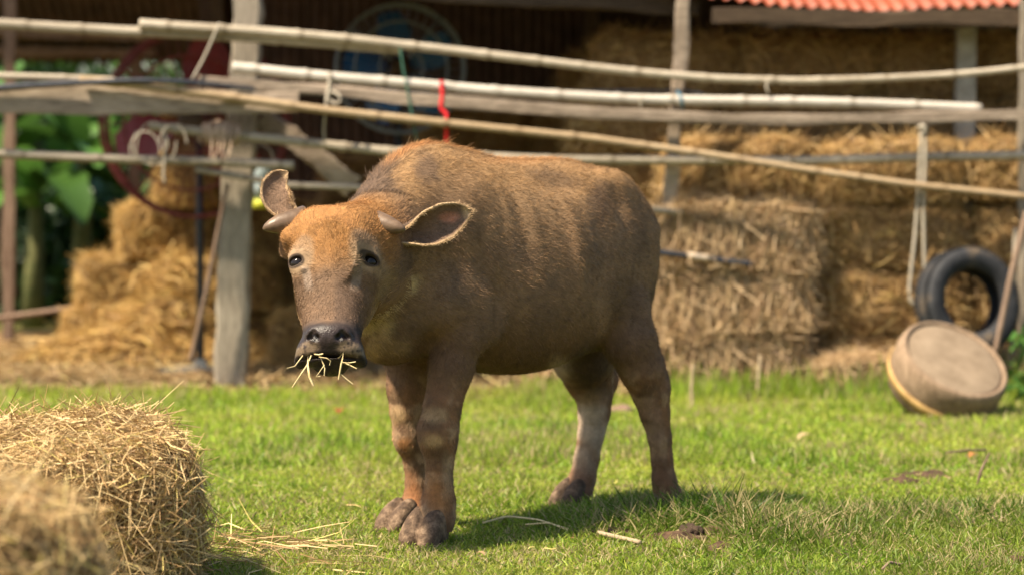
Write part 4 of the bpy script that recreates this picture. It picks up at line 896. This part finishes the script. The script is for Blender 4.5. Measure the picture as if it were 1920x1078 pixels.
    # hooves: two claws and two dew claws on each foot
    hv, vnt, vb = nmat('hoof', .7, .25); sv = coords(vnt); n1 = noise(vnt, 38, 5, .65, sv)
    vnt.links.new(ramp(vnt, n1, [(.34, (.05, .031, .019)), (.5, (.115, .073, .045)), (.66, (.25, .17, .108))]), vb.inputs['Base Color']); bump(vnt, vb, noise(vnt, 70, 5, .7, sv), .9, .008)
    for (x, y, v, size, yaw, fo) in ((808, 1000, .145, .98, .35, .035), (761, 984, -.14, .85, .1, .035), (1250, 958, .195, .80, .5, .02), (1072, 948, -.185, .84, .1, .01)):
        p = apx(x, y, v); f = AF*math.cos(yaw)+AL*math.sin(yaw); l = -AF*math.sin(yaw)+AL*math.cos(yaw); A3 = np.stack([f, l, AU])
        base = np.array([p[0], p[1], 0.0])+f*fo
        G = Grid(base, A3, (-.15, -.11, -.004), (.15, .11, .16), .004)
        for sg in (1, -1):
            l2 = np.stack([f*math.cos(.06*sg)+l*math.sin(.06*sg), l*math.cos(.06*sg)-f*math.sin(.06*sg), AU]); z = size
            G.add(P_loft(base+l*sg*.0275*z, l2, [(-.075*z, 0, .055*z, .018*z, .03*z, .06*z), (-.04*z, 0, .06*z, .030*z, .055*z, .07*z), (.0*z, 0, .05*z, .033*z, .055*z, .065*z), (.035*z, 0, .035*z, .0325*z, .046*z, .055*z), (.062*z, 0, .020*z, .027*z, .030*z, .04*z), (.078*z, 0, .010*z, .014*z, .014*z, .02*z)], 2.3), .007)
            G.add(P_cone(base-f*.075*z+l*sg*.032*z+AU*.105*z, base-f*.088*z+l*sg*.036*z+AU*.065*z, .015*z, .009*z), .008)
        G.D[:, :, 0] = .1
        Vh, Fh = surface_nets(G.D); Vh = relax(G.world(Vh), Fh, 1)
        ho = link('hoof', npmesh('hoof', Vh, Fh), None, hv); world_child(ho, root)
    return root
CALF = build_calf()
# ================================================================== smaller things
def lathe(profile, org, axis, n=48, up=(0, 0, 1), closed=False):
    """profile: (radius, along axis)"""
    z = Vector(axis).normalized(); x = Vector(up).cross(z).normalized(); y = z.cross(x); V = []; m_ = len(profile)
    for r, h in profile:
        for j in range(n):
            a = 2*math.pi*j/n; V.append(tuple(Vector(org)+z*h+x*(r*math.cos(a))+y*(r*math.sin(a))))
    F = []
    for i in range(m_ if closed else m_-1):
        for j in range(n): F.append((i*n+j, i*n+(j+1) % n, ((i+1) % m_)*n+(j+1) % n, ((i+1) % m_)*n+j))
    if not closed: F.append(tuple(range(n))[::-1]); F.append(tuple((m_-1)*n+j for j in range(n)))
    return np.array(V), F
# --- straw in the calf's mouth
wisp = tag(empty('straw_wisp', tuple(hw(0, .45, .0))), 'pale straw stems hanging out of the mouth of the buffalo', 'straw')
M_STEM = plain('bright_straw', (.55, .41, .18), (.78, .66, .38), .5, 30, (1, 1, 1), .1)
def mouth_stem(pts, w):
    P = np.array([tuple(px(x, y, Y)) for x, y, Y in pts]); n = len(P); S = np.zeros((n, 3)); T = np.gradient(P, axis=0); S = np.cross(T, [0, 1, .2]); S /= np.linalg.norm(S, axis=1)[:, None]; w = np.asarray(w)/2
    V = np.concatenate([P-S*w[:, None], P+S*w[:, None], P-S*w[:, None]*.5+np.array([0, .0015, 0]), P+S*w[:, None]*.5+np.array([0, .0015, 0])]); F = []
    for i in range(n-1): F += [(i, i+1, n+i+1, n+i), (2*n+i, 3*n+i, 3*n+i+1, 2*n+i+1), (i, 2*n+i, 2*n+i+1, i+1), (n+i, n+i+1, 3*n+i+1, 3*n+i)]
    o = link('stem', mesh_from('stem', [(V, F)]), None, M_STEM); world_child(o, wisp)
YM = 6.595
for pts, w in (([(568, 666, YM+.02), (553, 686, YM-.01), (538, 690, YM-.02)], (.003, .003, .002)), ([(584, 666, YM+.02), (576, 684, YM-.01), (560, 708, YM-.015), (548, 726, YM-.01)], (.004, .004, .004, .003)),
               ([(578, 668, YM+.02), (577, 684, YM-.015), (580, 705, YM-.02), (588, 723, YM-.02)], (.004, .005, .007, .006)), ([(600, 668, YM+.02), (608, 684, YM-.02), (597, 700, YM-.02), (592, 706, YM-.02), (601, 705, YM-.02)], (.003, .003, .002, .002, .002)),
               ([(604, 676, YM), (609, 690, YM-.02), (608, 704, YM-.02)], (.003, .003, .002)), ([(589, 664, YM-.01), (598, 665, YM-.03), (606, 663, YM-.03)], (.005, .005, .004)), ([(598, 669, YM), (612, 671, YM-.03), (620, 676, YM-.03), (618, 684, YM-.03)], (.003, .003, .003, .002)),
               ([(634, 672, YM+.01), (644, 661, YM-.03), (640, 682, YM-.035), (635, 711, YM-.03)], (.004, .005, .005, .004)), ([(638, 700, YM-.03), (648, 709, YM-.03), (662, 720, YM-.03)], (.002, .0035, .003)), ([(640, 678, YM+.01), (655, 684, YM-.02), (669, 691, YM-.02)], (.004, .004, .003)),
               ([(640, 679, YM+.01), (654, 680, YM-.03), (667, 678, YM-.03)], (.003, .003, .003))): mouth_stem(pts, w)
# --- round wooden tub tipped over on the grass
tub = tag(empty('wooden_tub', tuple(gpx(1780, 785))), 'round wooden tub tipped over on the grass in front of the tyre', 'tub')
tc = px(1792, 680, 11.55)+Vector((0, 0, .02)); ta = Vector((.30, -.57, .76)).normalized()
M_TUB = wood_mat('tub_staves', (.11, .075, .048), (.25, .175, .115), (.37, .27, .185), (10, 10, 3)); M_LID = plain('tub_bottom', (.165, .12, .078), (.27, .205, .14), .85, 9, bmp=.3); M_HOOP = plain('brass_hoop', (.28, .17, .06), (.50, .33, .13), .6, 14, bmp=.2)
def tub_part(n, g, m): o = link(n, mesh_from(n, [g]), None, m); world_child(o, tub)
tub_part('body', lathe([(.245, -.235), (.262, -.20), (.274, -.12), (.276, -.05), (.268, -.012), (.258, .002), (.247, .004), (.244, -.012), (.236, -.016)], tc, ta, 64), M_TUB)
tub_part('bottom_board', lathe([(.238, -.03), (.239, -.010), (.225, -.005), (.12, -.003), (.004, -.004)], tc, ta, 64), M_LID)
tub_part('hoop', lathe([(.2715, -.172), (.2795, -.172), (.2815, -.130), (.2755, -.130)], tc, ta, 64, closed=True), M_HOOP)
# --- tyre
tyre = tag(empty('old_tyre', tuple(px(1815, 650, 12.62))), 'old black tyre leaning against the straw bales behind the tub', 'tyre')
yc = px(1814, 566, 12.70); ya = Vector((.36, -.92, .16)).normalized(); m, nt, b = nmat('rubber', .75, .3); s = coords(nt); n1 = noise(nt, 7, 6, .65, s)
nt.links.new(ramp(nt, n1, [(.3, (.012, .013, .016)), (.55, (.035, .036, .04)), (.75, (.16, .115, .07))]), b.inputs['Base Color']); bump(nt, b, noise(nt, 60, 4, .6, s), .4, .006)
RT = .275
prof = [(RT*.60, -.045), (RT*.62, -.062), (RT*.74, -.080), (RT*.88, -.083), (RT*.96, -.072), (RT*.985, -.055), (RT, -.03), (RT*.985, -.024), (RT, -.018), (RT*1.0, .018), (RT*.985, .024), (RT, .03), (RT*.985, .055), (RT*.96, .072), (RT*.88, .083), (RT*.74, .080), (RT*.62, .062), (RT*.60, .045), (RT*.66, .05), (RT*.86, .065), (RT*.93, .04), (RT*.94, 0), (RT*.93, -.04), (RT*.86, -.065), (RT*.66, -.05)]
o = link('carcass', mesh_from('carcass', [lathe(prof, yc, ya, 72, closed=True)]), None, m); world_child(o, tyre)
zz = ya; xx = Vector((0, 0, 1)).cross(zz).normalized(); yy_ = zz.cross(xx); tv = []; g = []
for j in range(60):
    a = 2*math.pi*j/60; rd = xx*math.cos(a)+yy_*math.sin(a); tg = -xx*math.sin(a)+yy_*math.cos(a)
    for sg in (-1, 1):
        c = yc+rd*(RT+.002)+zz*sg*.045; q = [c+tg*u_*.009+zz*v_*.016+rd*w_*.005 for w_ in (-1, 1) for u_ in (-1, 1) for v_ in (-1, 1)]
        g.append((np.array([tuple(p) for p in q]), [(0, 1, 3, 2), (4, 6, 7, 5), (0, 4, 5, 1), (2, 3, 7, 6), (0, 2, 6, 4), (1, 5, 7, 3)]))
o = link('tread', mesh_from('tread', g, False), None, m); o['kind'] = 'stuff'; world_child(o, tyre)
# --- barn fans
def barn_fan(label, x, y, Y, R, ring, blade, nbl, tilt=0.0, wires=40, spin=.4):
    c = px(x, y, Y); root = tag(empty('barn_fan', (c.x, c.y, 0)), label, 'fan'); ax = Vector((math.sin(tilt), -math.cos(tilt), 0)); u_ = Vector((0, 0, 1)).cross(ax).normalized(); v_ = Vector((0, 0, 1))
    def P(r, a, h): return c+u_*(r*math.cos(a))+v_*(r*math.sin(a))+ax*h
    def part(n, g, m, kind=None): 
        o = link(n, mesh_from(n, g), None, m); world_child(o, root)
        if kind: o['kind'] = kind
        return o
    def circ(r, h, t): return lathe([(r-t, h-t), (r+t, h-t), (r+t, h+t), (r-t, h+t)], c, ax, 56, closed=True)
    part('guard_rim', [circ(R, .0, .011), circ(R, .10, .007), circ(R, -.10, .007)], ring); part('guard_ring', [circ(R*.72, .135, .007)], ring); part('guard_ring', [circ(R*.34, .15, .006)], ring)
    g = []
    for k in range(wires):
        a = 2*math.pi*k/wires; g.append(tube([P(.08, a, .155), P(R*.5, a, .15), P(R*.8, a, .13), P(R, a, .10)], .0022, 4)); g.append(tube([P(.08, a, -.155), P(R*.6, a, -.15), P(R, a, -.10)], .0022, 4)); g.append(tube([P(R, a, .10), P(R, a, -.10)], .002, 4))
    part('guard_wires', g, ring, 'stuff')
    for k in range(4): a = .9+k*math.pi/2; part('guard_stay', [tube([P(.07, a, .16), P(R*.5, a, .156), P(R*.8, a, .136), P(R, a, .10)], .0065, 6)], ring)
    for k in range(nbl):
        a0 = spin+2*math.pi*k/nbl; V = []; F = []
        for i in range(9):
            t = i/8; r = R*(.16+.74*t); hw_ = (.30+.25*math.sin(math.pi*min(t*1.1, 1)))*(1 if t < .85 else 1-(t-.85)*2.0)
            for j in range(6): f = j/5-.5; a = a0+f*2*hw_*.85+.12*t; V.append(tuple(P(r, a, .02+f*.10*(1.1-.5*t))))
        V = np.array(V); n = len(V); V = np.concatenate([V, V+np.array(ax)*-.003])
        for i in range(8):
            for j in range(5): q = (i*6+j, i*6+j+1, i*6+j+7, i*6+j+6); F += [q, tuple(n+i_ for i_ in q[::-1])]
        part('blade', [(V, F)], blade)
    part('hub', [lathe([(.02, .09), (R*.13, .085), (R*.17, .06), (R*.17, -.02)], c, ax, 28)], M_HUB); part('motor', [lathe([(.06, -.03), (.075, -.05), (.075, -.20), (.05, -.22)], c, ax, 24)], M_MOTOR)
    part('stand_pole', [tube([c-ax*.12-Vector((0, 0, .05)), Vector((c.x-ax.x*.12, c.y-ax.y*.12, .03))], .022, 10)], M_MOTOR); part('stand_base', [lathe([(.30, 0), (.30, .02), (.26, .035), (.05, .06), (.03, .10)], (c.x-ax.x*.12, c.y-ax.y*.12, .005), (0, 0, 1), 32, (0, 1, 0))], M_MOTOR)
    return root
M_HUB = plain('fan_hub', (.05, .03, .015), (.10, .06, .03), .6); M_MOTOR = plain('fan_motor', (.03, .035, .04), (.07, .075, .08), .5)
M_BRING = plain('fan_wire_blue', (.14, .17, .22), (.25, .29, .34), .45, 30, metal=.3); M_BBLADE = plain('blue_blade', (.008, .08, .28), (.015, .13, .36), .35, 6, bmp=.05, spec=.5)
M_RRING = plain('fan_wire_red', (.11, .02, .02), (.19, .045, .04), .45, 30); M_RBLADE = plain('red_blade', (.15, .012, .012), (.24, .022, .02), .4, 6, bmp=.05, spec=.4)
barn_fan('large barn fan with blue blades standing in the shade of the shed', 750, 130, 14.5, .375, M_BRING, M_BBLADE, 5, .1)
barn_fan('large dark red barn fan behind the fence beside the golden straw pile', 366, 232, 14.35, .54, M_RRING, M_RBLADE, 3, -.08, 44, 1.25)
# --- plants behind on the left, trees beyond
def leaf_blade(base, d, L, wd, rng, arch=.5, n=12, split=0.0):
    """a long arching leaf with a fold along its midrib"""
    d = np.array(d, float); d /= np.linalg.norm(d); C = []; dirs = d.copy(); p = np.array(base, float)
    for i in range(n): C.append(p.copy()); p = p+dirs*L/n; dirs = dirs+np.array([0, 0, -arch/n*2]); dirs /= np.linalg.norm(dirs)
    C = np.array(C); T = np.gradient(C, axis=0); T /= np.linalg.norm(T, axis=1)[:, None]; S = np.cross(T, [0, 0, 1]); S /= np.maximum(np.linalg.norm(S, axis=1), 1e-6)[:, None]; U = np.cross(S, T)
    t = np.linspace(0, 1, n); w = wd*np.sin(np.pi*np.clip(t*.93+.05, 0, 1))**.7/2; w[0] = .01
    rag = 1+.12*rng.normal(0, 1, (n, 2)); V = np.stack([C-S*(w*rag[:, 0])[:, None]+U*(w*.35)[:, None], C, C+S*(w*rag[:, 1])[:, None]+U*(w*.35)[:, None]], 1).reshape(-1, 3); F = []
    for i in range(n-1): F += [(3*i, 3*i+1, 3*i+4, 3*i+3), (3*i+1, 3*i+2, 3*i+5, 3*i+4)]
    return V, F
def banana(x, Y, h, label, seed, nl=9, col=(.055, .125, .022)):
    rng = np.random.default_rng(seed); X = px(x, 500, Y).x; root = tag(empty('banana_plant', (X, Y, 0)), label, 'plant', 'broad-leaved plants behind the shed')
    o = link('stem', mesh_from('stem', [tube([(X, Y, 0), (X+.02, Y, h*.5), (X+.04, Y, h)], [.10, .08, .05], 12)]), None, M_STALK); world_child(o, root)
    for k in range(nl):
        a = 6.283*k/nl+rng.uniform(-.3, .3); el = rng.uniform(.35, 1.2); g = leaf_blade((X+.03, Y, h-.1+rng.uniform(-.15, .1)), (math.cos(a)*math.cos(el), math.sin(a)*math.cos(el), math.sin(el)), rng.uniform(1.0, 1.6), rng.uniform(.26, .40), rng, rng.uniform(.5, 1.2))
        me = mesh_from('leaf', [g]); c = np.array(col)*rng.uniform(.7, 1.7); vcol(me, 'tint', np.tile(c, (len(me.vertices), 1))); o = link('leaf', me, None, M_LEAF); world_child(o, root)
M_STALK = plain('stalk', (.07, .09, .03), (.16, .15, .06), .7); M_BARK = plain('bark', (.05, .038, .028), (.14, .105, .075), .9, 18, (1, 1, .3), .7, .03)
banana(60, 20.6, 1.15, 'broad-leaved green plant behind the thin brown pole', 71); banana(150, 21.0, 1.5, 'taller broad-leaved green plant beside the golden pile', 72, 10); banana(-40, 21.4, 1.7, 'broad-leaved plant half outside the picture beside the thin brown pole', 73); banana(215, 21.8, .9, 'low broad-leaved plant behind the golden pile', 74)
def tree(name, X, Y, h, cr, zc, n, label, seed, col, leafL=.12, trunk=.10, squash=1.0, group='trees beyond the shed'):
    rng = np.random.default_rng(seed); root = tag(empty(name, (X, Y, 0)), label, 'tree' if h > 2 else 'bush', group); g = [tube([(X, Y, 0), (X+.1, Y, zc*.6), (X-.05, Y+.1, zc+cr*.3)], [trunk, trunk*.75, trunk*.3], 10)]
    cl = []
    for k in range(26):
        d = rng.normal(0, 1, 3); d /= np.linalg.norm(d); q = np.array([X, Y, zc])+d*cr*rng.uniform(.35, 1)*np.array([1, .8, squash]); cl.append(q)
        if k < 9: g.append(tube([(X, Y, zc*.55+.05*k), tuple((np.array([X, Y, zc*.8])+q)/2), tuple(q)], [trunk*.4, trunk*.25, trunk*.06], 6))
    o = link('trunk', mesh_from('trunk', g), None, M_BARK); world_child(o, root)
    cl = np.array(cl); i = rng.choice(len(cl), n); P = cl[i]+rng.normal(0, 1, (n, 3))*cr*.19; P[:, 2] = np.maximum(P[:, 2], .05); D = rng.normal(0, 1, (n, 3)); D[:, 2] -= .4; D /= np.linalg.norm(D, axis=1)[:, None]
    C = np.array(col)*rng.uniform(.6, 1.5, (n, 1))*rng.uniform(.7, 1.25, len(cl))[i][:, None]
    V, F, C = ribbons(P, D, rng.uniform(.6, 1.3, n)*leafL, rng.uniform(.35, .6, n)*leafL, rng.normal(0, 1, (n, 3)), np.full(n, .3), C, 3, .3); me = npmesh('crown', V, F, False); vcol(me, 'tint', C); o = link('crown', me, None, M_LEAF); o['kind'] = 'stuff'; world_child(o, root)
tree('leafy_tree', -6.2, 24.0, 4, 1.7, 1.9, 5200, 'dense green tree beyond the broad-leaved plants', 81, (.045, .11, .022), .18)
tree('leafy_tree', -4.2, 25.5, 4, 1.7, 2.2, 4200, 'green tree with gaps of sky beyond the red fan', 82, (.055, .12, .022), .18)
tree('leafy_tree', -8.5, 26.5, 5, 2.3, 2.6, 4200, 'tall green tree beyond the lean-to roof', 83, (.05, .105, .02), .2)
tree('leafy_bush', -4.6, 22.6, 1.5, .95, .55, 3600, 'dark low bush behind the low brown rail', 84, (.03, .07, .018), .13)
tree('leafy_bush', -3.6, 22.2, 1.5, .85, .5, 3000, 'dark low bush behind the golden pile', 85, (.03, .07, .018), .13)
tree('leafy_tree', 4.2, 17.6, 4, 1.15, 1.5, 5200, 'dark tree seen past the end post of the fence', 86, (.04, .085, .02), .13, .07, 1.4)
tree('leafy_tree', 5.6, 20.5, 5, 1.8, 2.2, 4200, 'tall tree beyond the right end of the shed', 87, (.045, .09, .02), .17)
tree('leafy_bush', 2.72, 12.35, 1, .22, .16, 700, 'small leafy weed growing between the tub and the end post', 88, (.07, .16, .03), .06, .012, 1, None)
# pail behind the post
pail = tag(empty('plastic_pail', tuple(px(487, 392, 13.35))), 'pale blue plastic pail with a yellow foot hanging behind the grey post', 'pail'); c = px(490, 392, 13.40)
for n_, g, mm in (('body', lathe([(.055, .05), (.062, .12), (.068, .20), (.072, .24), (.066, .24), (.06, .12), (.01, .06)], c, (0, 0, 1), 28, (0, 1, 0)), plain('pail_blue', (.35, .43, .46), (.46, .54, .56), .5)), ('foot', lathe([(.05, 0), (.058, .005), (.060, .048), (.05, .052)], c, (0, 0, 1), 28, (0, 1, 0)), plain('pail_yellow', (.42, .45, .04), (.58, .58, .07), .5)),
                   ('handle', tube(smooth_path([c+Vector((-.07, 0, .235)), c+Vector((-.055, 0, .32)), c+Vector((0, 0, .355)), c+Vector((.055, 0, .32)), c+Vector((.07, 0, .235))], 20)[0], .004, 6), M_ROPE)): world_child(link(n_, mesh_from(n_, [g]), None, mm), pail)
# --- lying about on the lawn
def lump(name, x, y, r, mat, label, cat, seed, sq=.6, z0=0):
    c = gpx(x, y); bm = bmesh.new(); bmesh.ops.create_icosphere(bm, subdivisions=4, radius=1); Q = np.array([v.co[:] for v in bm.verts]); k = 1+.7*(fbm(Q+seed, 1.6, seed)-.5)+.6*(fbm(Q, 5, seed)-.5)
    for v, q in zip(bm.verts, Q*k[:, None]*np.array([r, r*.8, r*sq])+np.array([c.x, c.y, r*sq*.55+z0])): v.co = q
    me = bpy.data.meshes.new(name); bm.to_mesh(me); bm.free(); me.polygons.foreach_set('use_smooth', [True]*len(me.polygons)); return tag(link(name, me, None, mat), label, cat)
M_STONE = plain('brown_stone', (.16, .10, .07), (.32, .22, .16), .95, 12, bmp=.6); M_DUNG = plain('dung', (.03, .02, .014), (.085, .055, .036), .9, 25, bmp=.9, bd=.02)
lump('stone', 1164, 778, .055, M_STONE, 'brown stone on the grass behind the far hind leg', 'stone', 3)
lump('clod', 1296, 1008, .038, M_DUNG, 'dark clod of earth below the near hind hoof', 'clod', 5, .7); lump('clod', 1500, 988, .040, M_DUNG, 'dark clod of earth in the hollow on the lawn right of the hind hoof', 'clod', 6, .45); lump('clod', 1562, 994, .032, M_EARTH, 'brown clod of earth at the edge of the hollow on the lawn', 'clod', 7, .45); lump('clod', 1908, 1058, .028, M_EARTH, 'small brown clod in the grass near the dry twig', 'clod', 8, .6)
def stick(name, pts, r, mat, label, cat='stick'):
    Q, _ = smooth_path(pts, 24); me = mesh_from(name, [tube(Q, r, 8)]); vcol(me, 'joint', np.ones((len(me.vertices), 3))); return tag(link(name, me, None, mat), label, cat)
def G(x, y, z): v = gpx(x, y); return Vector((v.x, v.y, z))
stick('bamboo_stick', [G(1122, 1012, .022), G(1160, 1021, .022), G(1200, 1029, .02)], .0068, M_TAN, 'pale piece of bamboo on the earth between the hooves')
p0 = G(1832, 910, .0); stick('dry_twig', [p0, p0+Vector((.012, 0, .05)), p0+Vector((.045, .01, .115))], np.linspace(.006, .003, 24), M_BROWN, 'dry brown twig sticking up out of the lawn', 'twig')
stick('dry_twig', [G(1775, 862, .03), G(1815, 860, .035), G(1850, 857, .03)], .005, M_BROWN, 'thin brown twig lying on the lawn by the orange leaf', 'twig')
stick('dry_twig', [G(1655, 1080, .02), G(1668, 1074, .03), G(1690, 1072, .02)], .004, M_BROWN, 'thin grey twig in the short grass', 'twig')
stick('fallen_straw', [G(905, 992, .02), G(950, 988, .035), G(1010, 992, .03), G(1066, 1004, .02)], .0030, M_STEM, 'long yellow straw stem lying on the grass between the front and hind hooves', 'straw'); stick('fallen_straw', [G(985, 995, .02), G(1030, 998, .03), G(1064, 1006, .02)], .0026, M_STEM, 'shorter straw stem beside the long yellow one on the grass', 'straw')
stick('weed_stalk', [G(1425, 760, 0.0)+Vector((0, .2, 0)), G(1425, 760, .10)+Vector((.01, .2, 0)), G(1425, 760, .24)+Vector((.02, .2, 0))], .007, M_TAN, 'dry tan stalk standing in the tall grass before the grey heap', 'stalk')
stick('weed_stalk', [G(1305, 775, 0.0)+Vector((0, .2, 0)), G(1305, 775, .10)+Vector((-.008, .2, 0)), G(1305, 775, .22)+Vector((.0, .2, 0))], .007, M_TAN, 'dry stalk standing in the tall grass beside the thin post', 'stalk')
def dry_leaf(x, y, L, col, label, seed):
    rng = np.random.default_rng(seed); c = G(x, y, .03); g = leaf_blade(c, (rng.uniform(-1, 1), -.4, .25), L, L*.6, rng, .8, 8); me = mesh_from('fallen_leaf', [g]); vcol(me, 'tint', np.tile(col, (len(me.vertices), 1))); tag(link('fallen_leaf', me, None, M_LEAF), label, 'leaf')
dry_leaf(635, 782, .09, (.30, .07, .035), 'dark red fallen leaf on the lawn behind the muzzle', 1); dry_leaf(1833, 866, .06, (.50, .20, .07), 'orange fallen leaf on the lawn by the lying twig', 2); dry_leaf(1520, 828, .08, (.45, .33, .18), 'tan fallen leaf on the lawn before the grey heap', 3); dry_leaf(1715, 808, .07, (.42, .31, .17), 'tan fallen leaf on the lawn left of the tub', 4); dry_leaf(895, 1056, .03, (.45, .30, .16), 'small tan fallen leaf in front of the front hoof', 5)
lump('white_stone', 1912, 688, .035, plain('pale_stone', (.42, .40, .36), (.6, .57, .52), .9), 'small white lump at the foot of the end post', 'stone', 9, .7, .0)
